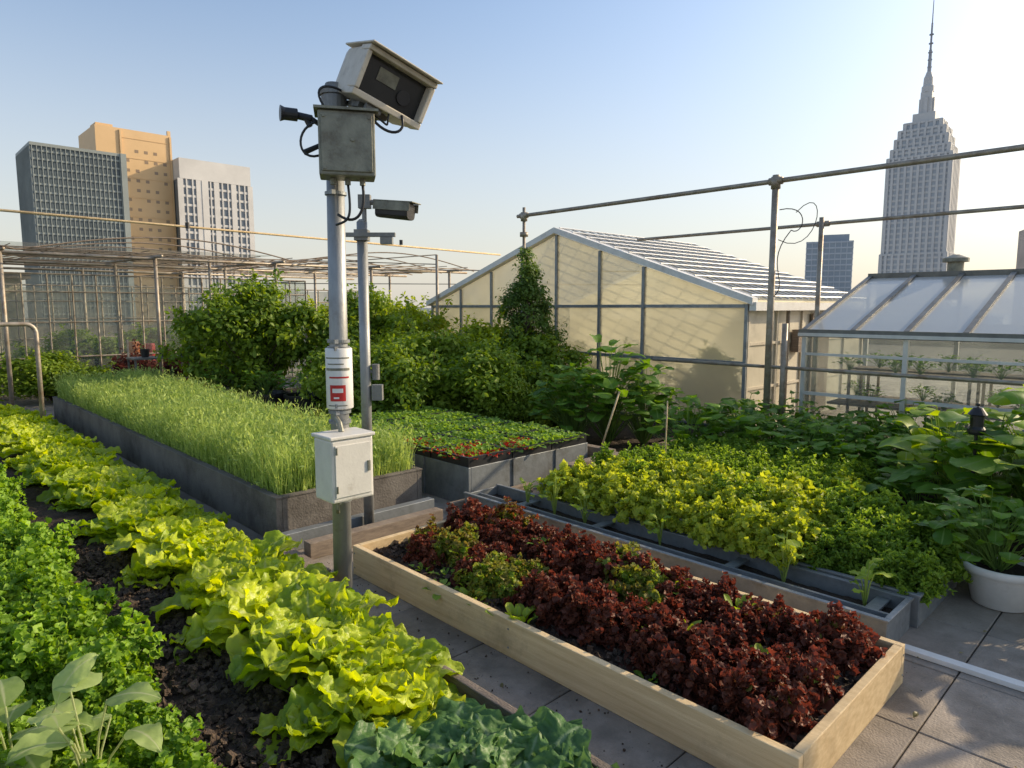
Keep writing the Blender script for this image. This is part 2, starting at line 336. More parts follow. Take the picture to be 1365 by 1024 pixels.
# ---------------------------------------------------------------- beds
def planter(name,x0,x1,y0,y1,h,th,mat,soilz,bev=.004,lip=0):
    E=empty(name)
    for nm,b in(('board_front',(x0,x0+th,y0,y1)),('board_back',(x1-th,x1,y0,y1)),('board_end',(x0+th+.001,x1-th-.001,y0,y0+th)),('board_end_far',(x0+th+.001,x1-th-.001,y1-th,y1))):
        m=MB();m.box(*b,0,h);m.obj(nm,mat,E,bevel=bev)
    if lip:
        m=MB();m.box(x0-lip,x0+th+lip,y0-lip,y1+lip,h+.001,h+.016);m.box(x1-th-lip,x1+lip,y0-lip,y1+lip,h+.001,h+.016)
        m.box(x0+th+lip+.001,x1-th-lip-.001,y0-lip,y0+th+lip,h+.001,h+.016);m.obj('rim',mat,E,bevel=.003)
    if soilz:
        m=MB();rough_sheet(m,x0+th*.8,x1-th*.8,y0+th*.8,y1-th*.8,soilz,.04,.012,5);m.obj('soil',M['soil'],E,smooth=True)
    return E
WB=planter('wooden_planter_box',2.29,3.485,.90,3.925,.2,.04,M['wood'],.13)
m=MB()
for (x,y) in((2.29,.90),(3.445,.90)):
    for z in(.05,.15): m.tube([(x+.02,y-.002,z),(x+.02,y+.004,z)],.006,8)
for y in(.92,2.4,3.9):
    for z in(.05,.15): m.tube([(2.288,y,z),(2.294,y,z)],.006,8)
m.obj('screws',M['steel'],WB)
HB=planter('raised_herb_bed',2.17,3.53,4.82,12.9,.35,.05,M['concrete'],.27,lip=.006)
TB=planter('seedling_bench',3.85,5.52,4.55,7.4,.36,.03,M['galv'],.33)
m=MB()
for y in(5.2,6.0,6.8): m.box(3.835,3.849,y,y+.03,0,.36)
for x in(4.4,5.0): m.box(x,x+.03,4.535,4.549,0,.36)
m.obj('ribs',M['galv'],TB)
tr=empty('seedling_tray')
m=MB()
for i in range(3):
    for j in range(5):
        x0=3.86+i*.555;y0=4.56+j*.57;x1=x0+.54;y1=y0+.55
        m.box(x0,x0+.02,y0,y1,.361,.45);m.box(x1-.02,x1,y0,y1,.361,.45);m.box(x0+.021,x1-.021,y0,y0+.02,.361,.45);m.box(x0+.021,x1-.021,y1-.02,y1,.361,.45);m.box(x0+.021,x1-.021,y0+.021,y1-.021,.361,.415)
m.obj('tray_cells',M['black'],tr)
CT=planter('metal_trough',3.72,4.12,1.05,4.45,.17,.012,M['galv'],0,lip=.01)
m=MB();m.box(3.733,4.107,1.063,4.437,.03,.045);m.box(3.88,3.9,1.063,4.437,.046,.15);m.obj('base',M['galv'],CT)
m=MB();
for y in(1.15,2.0,3.1,3.9): m.box(3.90,4.105,y,y+.07,.135,.147)
m.obj('covers',M['galv'],CT)
m=MB();rough_sheet(m,3.905,4.1,1.07,4.43,.10,.03,.006,8);m.obj('growing_medium',M['soil'],CT)
GB=planter('metal_planter',4.16,5.75,1.78,3.95,.27,.02,M['galv'],.23,lip=.008)
GB2=planter('metal_planter',4.16,5.0,1.02,1.74,.18,.015,M['galv'],.15,lip=.008)
m=MB();m.box(3.80,3.86,-1.6,1.0,.002,.03);m.obj('white_edging_strip',M['white'],bevel=.004)
PL=empty('timber_planks')
m=MB();m.box(2.02,2.16,4.0,4.78,.0,.05);m.box(2.2,3.4,4.35,4.45,.0,.12);m.obj('planks',M['oldwood'],PL,bevel=.004)
m=MB();m.box(2.0,3.5,4.6,4.68,.0,.14);m.obj('painted_plank',M['galv'],PL,bevel=.004)
PL2=empty('timber_planks')
m=MB();m.box(3.6,4.6,4.47,4.53,0,.1);m.box(4.8,5.6,4.15,4.25,0,.30);m.box(5.6,5.7,4.31,5.6,.0,.3);m.box(5.0,5.5,4.3,4.4,.0,.2);m.obj('planks',M['oldwood'],PL2,bevel=.004)
# ---------------------------------------------------------------- plants: lettuce row
LH=[head(24,.42,.135,84,38,42,-40,17,28,'lettuce_head',M['lettuce'],.018,3.2,.28,.010,100+i,base=.28,ser=.09) for i in range(6)]
E=empty('lettuce_row');r=np.random.default_rng(11);y=2.25;i=0
while y<13.2:
    off=.09 if i%2 else -.04
    near=y<4.5
    place(LH[i%6],'lettuce_head',(1.50+off+r.normal()*.03,y+r.normal()*.03,.05),r.random()*6.28,(.92 if near else .84)+.22*r.random(),E,rx=r.normal()*.12,ry=r.normal()*.12);i+=1
    if i%3==0: place(LH[(i+2)%6],'lettuce_head',(1.70+r.normal()*.03,y+.15,.04),r.random()*6.28,.62+.15*r.random(),E)
    if i%4==1: place(LH[(i+1)%6],'lettuce_head',(1.24+r.normal()*.03,y+.15,.04),r.random()*6.28,.55+.15*r.random(),E)
    y+=.27
KH=[head(22,.38,.15,78,32,38,-25,19,28,'kale_head',M['kale'],.024,3.0,.12,.007,200+i,base=.2,ser=.07) for i in range(3)]
for k,(x,y,s) in enumerate(((1.40,1.84,.95),(1.56,1.58,.95),(1.18,1.55,1.),(1.45,1.28,.9))):
    place(KH[k%3],'kale_plant',(x,y,.06),k*1.7,s)
PH=[clump('parsley_clump',M['parsley'],2600,.19,.26,.033,CR4,300+i,lump=.4) for i in range(5)]
E=empty('parsley_bed');r=np.random.default_rng(12)
for xi,x in enumerate(np.arange(-.15,.80,.25)):
    for y in np.arange(1.3,13,.28):
        if x<.12*y-.45: continue
        edge=.76-.08*math.sin(y*2.3)
        xx=x+r.normal()*.04
        if xx>edge: continue
        place(PH[int(r.integers(5))],'parsley_clump',(xx,y+r.normal()*.05,.05),r.random()*6.28,.70+.5*r.random(),E)
def broadplant(name,mat,n,h,spread,L,W,seed,nu=9,nv=10,prof='oval'):
    r=np.random.default_rng(seed);mb=MB()
    for i in range(n):
        a=i*2.4+r.normal()*.4;rr=spread*math.sqrt((i+.4)/n)*(.8+.4*r.random());hh=h*(1-.45*(i/n))*(.6+.55*r.random())
        base=np.array([0,0,0.]);top=np.array([rr*math.cos(a),rr*math.sin(a),hh])
        mid=top*.5+np.array([0,0,hh*.18])
        mb.tube([base,mid*.6,mid,top],[.006,.005,.004,.0035],5,cap=False)
        l=L*(.6+.6*r.random())
        P,F,A=leaf(l,W*l/L,nu,nv,rad(25+r.normal()*20),rad(-35+r.normal()*15),.008,1.5,-.25+.5*r.random(),.002,r=r,base=.55,ser=.03,prof=prof)
        P=rotz(P,a+r.normal()*.6)+top;A[:,0]=r.random();mb.add(P,F,A)
    return mb.mesh(name,mat,True)
BP=[broadplant('broad_leaf_plant',M['broad'],46,.62,.42,.19,.075,400+i) for i in range(4)]
BPL=[broadplant('broad_leaf_plant_light',M['broadL'],30,.6,.35,.18,.07,420+i) for i in range(2)]
SPR=broadplant('pale_sprig',M['pale'],10,.44,.17,.20,.062,433,13,18,'lance')
place(SPR,'broad_leaf_sprig',(.44,2.48,.10),1.2,1.0)
place(SPR,'broad_leaf_sprig',(.26,2.62,.06),3.6,1.0)
def lollo(name,mat,seed):
    mb=head(30,.165,.06,85,25,60,-5,11,11,name,mat,.026,5,.1,.007,seed,short=.6,r0=.015,base=.4,ret=True)
    b2=clump(name,mat,1500,.15,.17,.032,CR5,seed+50,lump=.38,inner=.6,ret=True)
    mb.v+=b2.v;mb.l+=[l+mb.n for l in b2.l];mb.s+=b2.s;mb.a+=b2.a;mb.n+=b2.n
    return mb.mesh(name,mat,True)
RH=[lollo('red_lettuce_head',M['redlet'],500+i) for i in range(5)]
RG=[lollo('red_lettuce_head_green',M['redlet2'],520+i) for i in range(2)]
E=empty('red_lettuce_bed');r=np.random.default_rng(14)
for (x0,lo) in((2.68,1.16),(3.20,1.24)):
    y=lo
    while y<3.85:
        for q in(-.07,.08):
            far=y>3.3
            me=RG[int(r.integers(2))] if r.random()<(.35 if far else .12) else RH[int(r.integers(5))]
            sc=.66+.44*r.random()
            place(me,'red_lettuce_head',(x0+q+r.normal()*.03,y+r.normal()*.05,.12),r.random()*6.28,(sc,sc,sc*.98),E,rx=r.normal()*.15,ry=r.normal()*.15)
        y+=.275
SD=[head(9,.10,.028,70,20,30,-20,7,8,'seedling',M['seed'],.004,2,.2,.001,600+i) for i in range(3)]
SDL=[head(7,.13,.035,80,45,50,10,7,9,'seedling_light',M['broadL'],.004,1.2,.2,.001,605+i) for i in range(2)]
SR=[head(12,.08,.025,70,20,30,-20,7,8,'seedling_red',M['redflower'],.008,2,.2,.001,610+i) for i in range(2)]
for k in range(40):
    x=r.choice([2.42,2.95,3.42,3.2,2.7])+r.normal()*.05;y=r.uniform(1.1,3.85)
    inrow=.09 if (abs(x-3.2)<.15 or abs(x-2.7)<.15) else 0
    place(SDL[k%2] if k%3==0 else SD[k%3],'seedling',(x,y,.13+inrow),r.random()*6,.6+.5*r.random(),E)
E=empty('seedlings')
for x in np.arange(3.93,5.48,.09):
    for y in np.arange(4.64,7.35,.09):
        red=(x-3.85<1.1 and y<4.9+.2*r.random() and r.random()<.38) or (x<4.12 and y<5.9 and r.random()<.28)
        me=SR[int(r.integers(2))] if red else SD[int(r.integers(3))]
        place(me,'seedling',(x+r.normal()*.012,y+r.normal()*.012,.41),r.random()*6,.85+.45*r.random(),E)
SPG=[broadplant('young_sprig',M['broadL'],9,.28,.06,.085,.032,640+i,7,8) for i in range(3)]
E=empty('sprout_row')
for k,(x,y) in enumerate(((3.98,3.62),(3.98,3.30),(4.0,2.62),(4.0,1.72),(4.0,1.25),(4.0,3.95))):
    place(SPG[k%3],'young_sprig',(x,y,.10),k*1.3,.8+.4*r.random(),E)
CH=[clump('curly_lettuce_clump',M['curly'],2000,.21,.20,.040,CR4,700+i,lump=.35) for i in range(4)]
CA=[clump('carrot_top_clump',M['carrot'],2600,.23,.22,.04,CRN,720+i,lump=.3) for i in range(4)]
E=empty('curly_lettuce_bed')
for x in np.arange(4.28,5.7,.24):
    for y in np.arange(1.88,3.95,.26):
        if x>5.2 and y>1.9: me=CA[int(r.integers(4))];
        else: me=CH[int(r.integers(4))] if r.random()<.85 else CA[int(r.integers(4))]
        place(me,'leaf_clump',(x+r.normal()*.04,y+r.normal()*.04,.20),r.random()*6.28,.8+.35*r.random(),E)
E=empty('carrot_top_bed')
for x,y,s in((4.35,1.15,.8),(4.55,1.4,1),(4.4,1.6,.9),(4.8,1.2,1.),(4.85,1.5,1.1),(5.0,1.65,1.2),(5.2,1.5,1.1),(5.2,1.2,1.)):
    place(CA[int(r.integers(4))],'leaf_clump',(x,y,.15),r.random()*6,s*1.1,E)
E=empty('carrot_top_bed')
for x in np.arange(5.95,6.8,.27):
    for y in np.arange(2.2,4.1,.28):
        place(CA[int(r.integers(4))],'leaf_clump',(x+r.normal()*.04,y+r.normal()*.04,.10),r.random()*6.28,.9+.4*r.random(),E)
def blades(n,x0,x1,y0,y1,z,h,w,seed):
    r=np.random.default_rng(seed);k=5
    bx=r.uniform(x0,x1,n);by=r.uniform(y0,y1,n)
    hh=h*(.5+.55*r.random(n))*(1+.18*np.sin(bx*4+by*1.7)*np.sin(by*2.3)+.12*np.sin(bx*9+2)*np.sin(by*8))
    a=r.random(n)*6.28;bend=hh*(.06+.35*r.random(n)**2)
    wa=r.random(n)*6.28
    t=np.linspace(0,1,k)
    cx=bx[:,None]+np.cos(a)[:,None]*bend[:,None]*t**2;cy=by[:,None]+np.sin(a)[:,None]*bend[:,None]*t**2;cz=z+hh[:,None]*t[None]*(1-.08*t)
    ww=w*(1-t**2*.85)[None]*(.7+.6*r.random(n))[:,None]
    dx=np.cos(wa)[:,None]*ww;dy=np.sin(wa)[:,None]*ww
    L=np.stack([cx-dx,cy-dy,cz],-1);R=np.stack([cx+dx,cy+dy,cz],-1)
    V=np.stack([L,R],2).reshape(n,-1,3)
    f=np.array([[2*i,2*i+1,2*i+3,2*i+2] for i in range(k-1)])
    F=(f[None]+np.arange(n)[:,None,None]*2*k).reshape(-1,4)
    A=np.zeros((n*2*k,3));A[:,0]=np.repeat(r.random(n),2*k);A[:,1]=np.tile(np.repeat(t,2),n)
    mb=MB();mb.add(V.reshape(-1,3),F,A);return mb,(cx,cy,cz)
mb,(cx,cy,cz)=blades(36000,2.22,3.49,4.86,12.87,.26,.50,.003,21)
r=np.random.default_rng(22);I=r.integers(0,36000,50000);T=r.integers(1,5,50000)
P=np.stack([cx[I,T],cy[I,T],cz[I,T]],1)+r.normal(size=(50000,3))*.006
ax=np.stack([r.normal(size=50000)*.6,r.normal(size=50000)*.6,np.ones(50000)],1)
scatter(mb,TLN,P,r.normal(size=(50000,3)),.035+.03*r.random(50000),r,axis=ax)
mb.obj('herb_grass',M['grass'],smooth=True)
# ---------------------------------------------------------------- shrubs
def shrub_mesh(seed,H,R,mat,nc=60,nl=170,ls=.085,shape='bush',protos=TL,cr=.2):
    r=np.random.default_rng(seed);mb=MB();wd=MB();C=[]
    while len(C)<nc:
        p=r.uniform(-1,1,3);q=np.linalg.norm(p)
        if q>1 or q<.35: continue
        z=(p[2]+1)/2
        if shape=='cone':
            k=(1-z)**.8+.08;c=np.array([p[0]*R*k,p[1]*R*k,.12*H+z*H*.86])
        else:
            k=.75+.35*math.sin(3*math.atan2(p[1],p[0])+seed);c=np.array([p[0]*R*k,p[1]*R*k,.12*H+z*H*.8])
        C.append(c)
    C=np.array(C)
    for c in C:
        s=cr*(.7+.7*r.random());n=int(nl*(.5+.9*r.random()))
        if shape=='cone': s*=.6+.5*(1-c[2]/H)
        P=c+r.normal(size=(n,3))*s*np.array([1,1,.75])*.6
        P[:,2]=np.maximum(P[:,2],.03)
        Nr=(P-c)/s+r.normal(size=(n,3))*.6+np.array([0,0,.9])
        scatter(mb,protos,P,Nr,ls*(.6+.8*r.random(n)),r,rnd=np.clip(.5*r.random(n)+.5*r.random(),0,1))
    if shape!='cone':
        for k in range(26): # protruding shoots
            c=C[int(r.integers(len(C)))];d=np.array([c[0]*.5,c[1]*.5,R*.5])+r.normal(size=3)*.15;d/=np.linalg.norm(d)
            ln=.25+.25*r.random();n=22;tt=r.random(n)
            P=c+d*(cr*.5+ln*tt)[:,None]+r.normal(size=(n,3))*.025
            scatter(mb,protos,P,r.normal(size=(n,3))+d,ls*(.6+.6*r.random(n)),r)
            wd.tube([c,c+d*(cr*.5+ln)],[.006,.002],4)
    for c in C[::2]:
        b=np.array([r.normal()*.03,r.normal()*.03,0]);m1=b*.5+np.array([c[0]*.25,c[1]*.25,c[2]*.45])
        wd.tube([b,m1,(m1+c)/2+r.normal(size=3)*.03,c],[.028,.018,.01,.004],6)
    if shape=='cone': wd.tube([(0,0,0),(.02,0,H*.3),(0,.02,H*.6),(0,0,H*.97)],[.09,.07,.04,.01],10)
    return mb.mesh('foliage',mat,True),wd.mesh('branches',M['bark'],True)
def shrub(name,ms,loc,rz=0,sc=1):
    E=empty(name,(loc[0],loc[1],0));E.rotation_euler=(0,0,rz);E.scale=(sc,sc,sc) if np.isscalar(sc) else sc
    for me,n in zip(ms,('foliage','branches')): place(me,n,parent=E)
    return E
S_big=shrub_mesh(31,2.4,1.12,M['shrub'],74,190,.088,cr=.19)
S_mid=shrub_mesh(32,1.6,.92,M['shrub'],60,190,.078)
S_lit=shrub_mesh(33,2.0,1.15,M['shrubL'],60,150,.09)
S_con=shrub_mesh(34,2.85,.70,M['conif'],90,170,.055,'cone',TLN+TL,.15)
S_red=shrub_mesh(35,.8,.6,M['darkred'],36,150,.07)
shrub('leafy_shrub',S_big,site(-4.35,11.6),.4)
shrub('leafy_shrub',S_big,site(-2.75,12.0),2.4,(.85,.85,.93))
shrub('leafy_shrub',S_big,site(-5.3,12.4),4.1,(.8,.8,.9))
shrub('leafy_shrub',S_lit,site(-2.2,14.2),1,(1,1,.98))
shrub('leafy_shrub',S_lit,site(-3.3,17),2,(1.2,1.2,1.05))
shrub('leafy_shrub',S_lit,site(-.9,17),3,(1.2,1.2,1.0))
for k,(X,D,sx,sz) in enumerate(((-1.75,9.6,.85,.80),(-1.15,10.3,1,.9),(-.45,10.0,.9,.8),(-.35,11.2,1.,1.05),(.4,10.6,.9,.85),(-2.5,10.2,.8,.8),(-2.0,11.3,1,.95),(.7,10,.6,.5),(.05,9.6,.6,.6))):
    lt=k in(3,6)
    shrub('garden_shrub',S_lit if lt else S_mid,site(X,D),k*1.9,(sx*.8,sx*.8,sz*.8) if lt else (sx,sx,sz))
shrub('conifer_tree',S_con,(7.93,7.86),.3)
for k,(X,D) in enumerate(((-7.6,13.6),(-6.7,13.8),(-6.0,13.4))): shrub('red_leaved_shrub',S_red,site(X,D),k*2.)
VINE=broadplant('vine_leaf_mass',M['broad'],120,1.2,.58,.24,.11,450)
x,y=site(1.25,8.7)
place(VINE,'squash_vine',(x,y,0),0);place(VINE,'squash_vine',(x+.3,y-.35,0),2.1,.8);place(VINE,'squash_vine',(x-.35,y+.3,0),4.1,.8)
r=np.random.default_rng(55)
E=empty('bean_plant_row')
for x in np.arange(6.9,8.3,.45):
    for y in np.arange(-.2,4.3,.42):
        hi=.72+.35*r.random()
        me=(BP+BPL[:1])[int(r.integers(5))]
        place(me,'bean_plant',(x+r.normal()*.08,y+r.normal()*.08,.05),r.random()*6,hi,E)
E=empty('collard_plant_row')
CL=[broadplant('collard',M['broad'],30,.9,.42,.32,.13,460+i,11,14) for i in range(2)]+[broadplant('collard_light',M['broadL'],24,1.0,.42,.30,.12,470,11,14)]
for k,(x,y,s) in enumerate(((5.85,1.0,.75),(6.3,1.15,1.0),(5.75,.52,1.05),(5.35,.22,.9),(6.5,.1,1.25),(6.6,1.5,.9),(5.9,1.5,.55),(6.0,-.1,1.25),(6.6,.8,1.1),(6.1,.75,1.1))):
    place(CL[(k*2+1)%3],'collard_plant',(x,y,.05),k*1.3,s,E)
m=MB();rough_sheet(m,5.3,8.4,-1,4.1,.03,.08,.01,9);m.obj('soil_patch',M['soil'])
m=MB();rough_sheet(m,5.75,9.0,5.0,14,.03,.1,.01,10);m.obj('shrub_border_soil',M['soil'])
# ---------------------------------------------------------------- white pot
pot=empty('plant_pot')
m=MB();c=(4.88,.77,0)
m.lathe([(.0,.003),(.13,.003),(.145,.01),(.19,.20),(.195,.205),(.215,.21),(.22,.255),(.212,.262),(.198,.258),(.19,.20),(.0,.2)],c,40)
m.obj('pot_body',M['white'],pot,smooth=True)
m=MB();m.lathe([(.0,.215),(.186,.215)],c,24);m.obj('pot_soil',M['soil'],pot)
place(BP[1],'pot_foliage',(4.88,.79,.18),1,.72,pot);place(BP[2],'pot_foliage_2',(4.92,.86,.2),2,.76,pot)
def stick(name,pts,rr,mat): m=MB();m.tube(pts,rr,8);return m.obj(name,mat,smooth=True)
a=site(.98,7.4);b=site(1.2,7.5)
stick('garden_stake',[(a[0],a[1],.2),(b[0],b[1],.86)],.011,M['wood'])
a=site(1.45,6.3)
stick('garden_stake',[(a[0],a[1],.2),(a[0]+.02,a[1],.92)],.007,M['wood'])
LN=empty('garden_lantern');a=site(3.45,4.95)
m=MB();m.tube([(a[0],a[1],0),(a[0],a[1],.86)],.012,8);m.lathe([(0,.86),(.05,.86),(.06,.88),(.06,.9),(.045,.92),(.045,1.0),(.065,1.01),(.03,1.06),(0,1.07)],(a[0],a[1],0),16);m.obj('lantern_body',M['black'],LN,smooth=False)
m=MB();m.lathe([(0,1.071),(.012,1.075),(.012,1.09),(0,1.10)],(a[0],a[1],0),12);m.obj('finial',M['black'],LN,smooth=True)
# ---------------------------------------------------------------- main camera pole
RA=np.array([.719,-.695,0]);UA=np.array([0,0,1.]);BA=np.array([-.695,-.719,0])
def fr(c,w,f,h): return np.stack([w,f,h],1)
px,py=site(-1.045,4.0)
P0=np.array([px,py,0]);P1=P0+UA*3.0+RA*.03
CP=empty('camera_pole')
m=MB();m.tube([P0,P1],[.056,.050],28);m.obj('pole_shaft',M['pole'],CP,smooth=True,bevel=0)
m=MB();m.box(-.12,.12,-.12,.12,0,.015,o=P0);
for a in((-.09,-.09),(.09,-.09),(-.09,.09),(.09,.09)): m.tube([P0+np.array([a[0],a[1],.01]),P0+np.array([a[0],a[1],.045])],.011,6)
m.obj('base_plate',M['galv'],CP)
m=MB()
for z in(1.18,1.6,1.22,1.56,.64,1.12,2.45,2.9): 
    p=P0+RA*.01*z
    m.tube([p+UA*(z-.009),p+UA*(z+.009)],.066 if z>1.1 and z<1.7 else .062,28)
    m.box(-.012,.012,-.012,.012,-.012,.012,o=p+UA*z+BA*.068)
m.obj('clamp_bands',M['galv'],CP,smooth=False)
p=P0+RA*.015
m=MB();m.lathe([(.0,1.20),(.074,1.2),(.078,1.205),(.078,1.555),(.074,1.56),(0,1.56)],p,48);m.obj('white_sleeve',M['white'],CP,smooth=True)
def arcpatch(mb,c,R,a0,a1,z0,z1,k=10):
    V=[];F=[]
    for i in range(k+1):
        a=a0+(a1-a0)*i/k;V+= [[c[0]+R*math.cos(a),c[1]+R*math.sin(a),z0],[c[0]+R*math.cos(a),c[1]+R*math.sin(a),z1]]
    for i in range(k): F.append([2*i,2*i+2,2*i+3,2*i+1])
    mb.add(V,F)
fa=math.atan2(BA[1],BA[0])
m=MB();arcpatch(m,p,.0795,fa-.55,fa+1.0,1.385,1.395);arcpatch(m,p,.0795,fa-.5,fa+.7,1.25,1.345);m.obj('red_label',M['red'],CP)
m=MB();arcpatch(m,p,.0805,fa-.3,fa+.5,1.30,1.325);arcpatch(m,p,.0805,fa-.2,fa+.2,1.265,1.275);m.obj('label_text_panel',M['white'],CP)
m=MB();arcpatch(m,p,.0795,fa-.9,fa+1.1,1.43,1.445);arcpatch(m,p,.0795,fa-.9,fa+1.1,1.50,1.508);arcpatch(m,p,.0795,fa-.7,fa+.6,1.465,1.472);arcpatch(m,p,.0795,fa-.7,fa+.8,1.22,1.226);m.obj('grey_label_lines',M['greymetal'],CP)
bx,by=px-.06,py-.16
m=MB();m.box(bx-.135,bx+.135,by-.10,by+.10,.70,1.06);m.obj('control_box',M['whitemetal'],CP,bevel=.012)
m=MB();m.box(bx-.145,bx+.145,by-.11,by+.11,1.062,1.082);m.obj('control_box_lid',M['whitemetal'],CP,bevel=.005)
m=MB();m.box(bx-.115,bx+.115,by-.107,by-.1005,.73,1.03);m.obj('control_box_door',M['whitemetal'],CP,bevel=.003)
m=MB();m.box(bx+.09,bx+.105,by-.116,by-.1075,.86,.92)
for z in(.76,.98): m.tube([(bx-.108,by-.112,z),(bx-.108,by-.112,z+.04)],.006,8)
m.tube([(bx-.05,by,.70),(bx-.05,by,.64),(bx-.02,by+.05,.60)],.012,8);m.tube([(bx-.05,by,.7),(bx-.05,by,.67)],.02,8)
m.tube([(bx,by+.02,1.08),(bx,by+.04,1.13),(bx+.01,by+.09,1.15)],.016,8)
m.obj('control_box_fittings',M['greymetal'],CP)
m=MB();m.tube([(px+.05,py+.06,.0),(px+.05,py+.06,1.2),(px+.05,py+.055,2.6)],.014,8)
m.obj('conduit',M['pole'],CP,smooth=True)
w=RA*.97-BA*.24;f=RA*.24+BA*.97
Mx=fr(None,w,f,UA)
jc=np.array([*site(-.915,3.86),2.68])
m=MB();m.box(-.15,.15,-.09,.09,-.17,.17,M=Mx,o=jc);m.obj('junction_box',M['greymetal'],CP,bevel=.008)
m=MB();m.box(-.135,.135,.0905,.10,-.15,.15,M=Mx,o=jc);m.obj('junction_box_lid',M['greymetal'],CP,bevel=.004)
m=MB()
for a in((-.12,-.135),(.12,-.135),(-.12,.135),(.12,.135)): 
    q=jc+Mx@np.array([a[0],.1,a[1]]);m.tube([q,q+f*.008],.008,8)
q=jc+Mx@np.array([.03,.1,.02]);m.tube([q,q+f*.01],.012,12)
for k,xo in enumerate((-.08,.0,.08)): 
    q=jc+Mx@np.array([xo,0,-.17]);m.tube([q,q-UA*.035],.016,10)
m.box(-.17,.17,-.1,.11,.172,.185,M=Mx,o=jc)
m.obj('junction_box_fittings',M['greymetal'],CP)
m=MB();pt=P1-UA*.04
m.tube([pt-UA*.06,pt+UA*.03],.072,20);m.tube([pt+UA*.03,pt+UA*.06],[.078,.078],20);m.tube([pt+UA*.06,pt+UA*.10],[.06,.045],20)
m.tube([pt+UA*.03-RA*.02,pt+UA*.05+RA*.26+BA*.02],.026,12)
m.box(-.02,.13,-.05,.05,-.07,.03,M=Mx,o=pt+RA*.12+UA*.0)
m.obj('tilt_bracket',M['steel'],CP,bevel=.004)
wv=.80*RA-.33*UA-.52*BA;fv=.53*RA-.26*UA+.80*BA
fv/=np.linalg.norm(fv);wv-=fv*np.dot(wv,fv);wv/=np.linalg.norm(wv);hv=np.cross(fv,wv)
if hv[2]<0: hv=-hv
Hm=fr(None,wv,fv,hv);fc=np.array([*site(-.645,3.86),2.99])
HW,HH,HD=.215,.135,.40
m=MB();
Vb=[]
for (fy,sc_) in((-HD,.88),(-HD*.8,.96),(-.06,1.)):
    for (a,b) in((-1,-1),(1,-1),(1,1),(-1,1)): Vb.append(Hm@np.array([a*HW*sc_*.985,fy,b*HH*sc_*.985])+fc)
m.add(Vb,[[0,1,2,3],[0,4,5,1],[1,5,6,2],[2,6,7,3],[3,7,4,0],[4,8,9,5],[5,9,10,6],[6,10,11,7],[7,11,8,4]]);m.obj('housing_body',M['beige'],CP,bevel=.012)
m=MB();th=.028
m.box(-HW,HW,-.10,.03,HH-th,HH,M=Hm,o=fc);m.box(-HW,HW,-.10,.015,-HH,-HH+th*1.3,M=Hm,o=fc)
m.box(-HW,-HW+th,-.10,.02,-HH+th*1.35,HH-th-.001,M=Hm,o=fc);m.box(HW-th,HW,-.10,.02,-HH+th*1.35,HH-th-.001,M=Hm,o=fc)
m.obj('housing_bezel',M['beige'],CP,bevel=.006)
m=MB();m.box(-HW*1.03,HW*1.03,-HD*.9,.07,HH+.004,HH+.014,M=Hm,o=fc);m.obj('sun_visor',M['beige'],CP,bevel=.004)
m=MB();m.box(-HW+th+.001,HW-th-.001,-.058,-.045,-HH+th*1.35,HH-th-.001,M=Hm,o=fc);m.obj('front_window',M['darkglass'],CP)
m=MB();m.box(-.10,.02,-.044,-.038,.0,.07,M=Hm,o=fc);m.obj('lens_plate',M['greymetal'],CP)
m=MB();q=fc+Hm@np.array([.08,-.044,-.015]);m.tube([q,q+fv*.012],.04,24);m.obj('lens',M['black'],CP)
m=MB();
q0=fc+Hm@np.array([-.06,-.2,-HH-.01]);m.tube([q0,q0-UA*.04-RA*.03,pt+RA*.18+UA*.0],.026,10)
m.box(-.12,.06,-.3,-.1,-HH-.03,-HH-.001,M=Hm,o=fc)
q=fc+Hm@np.array([.0,-.02,-HH-.02]);m.tube([q-wv*.11,q-wv*.02],.02,10)
m.obj('housing_mount',M['steel'],CP)
m=MB();q=jc-RA*.28+UA*.17
m.tube([q-RA*.05+BA*.03,q+RA*.01+BA*.0],.034,16);m.tube([q-RA*.07+BA*.04,q-RA*.05+BA*.03],[.043,.034],16)
m.tube([q,q+RA*.09-UA*.02],.02,10);m.tube([q+RA*.09-UA*.02,jc-RA*.12+UA*.1],.013,8)
m.tube([q+RA*.05,q+RA*.08-UA*.06],.016,8);m.tube([q+RA*.04-UA*.20,q+RA*.16-UA*.15],[.016,.013],8)
m.obj('side_sensor',M['black'],CP,smooth=False)
def bez(a,b,c,d,n=14):
    t=np.linspace(0,1,n)[:,None];a,b,c,d=map(np.array,(a,b,c,d));return (1-t)**3*a+3*t*(1-t)**2*b+3*t*t*(1-t)*c+t**3*d
m=MB()
j=lambda x,z,y=.03: jc+Mx@np.array([x,y,z])
m.tube(bez(j(-.15,.12),j(-.28,.08),j(-.27,-.1),j(-.15,-.06)),.007,6)
m.tube(bez(j(.08,-.2,0),j(.1,-.36,0),j(.04,-.44,0),j(-.06,-.36,-.05)),.008,6)
m.tube(bez(j(0,-.2,0),j(.02,-.4,0),j(.0,-.4,.02),j(-.07,-.42,-.04)),.007,6)
m.tube(bez(j(.12,.18),j(.2,.05),j(.34,.06),j(.3,.18)),.008,6)
m.tube(bez(j(.14,.18),j(.26,.1),j(.2,.1),j(.24,.22)),.006,6)
m.tube(bez(j(-.1,.18),j(-.2,.3),j(-.1,.34),j(0,.3,-.05)),.007,6)
m.obj('cables',M['black'],CP,smooth=True)
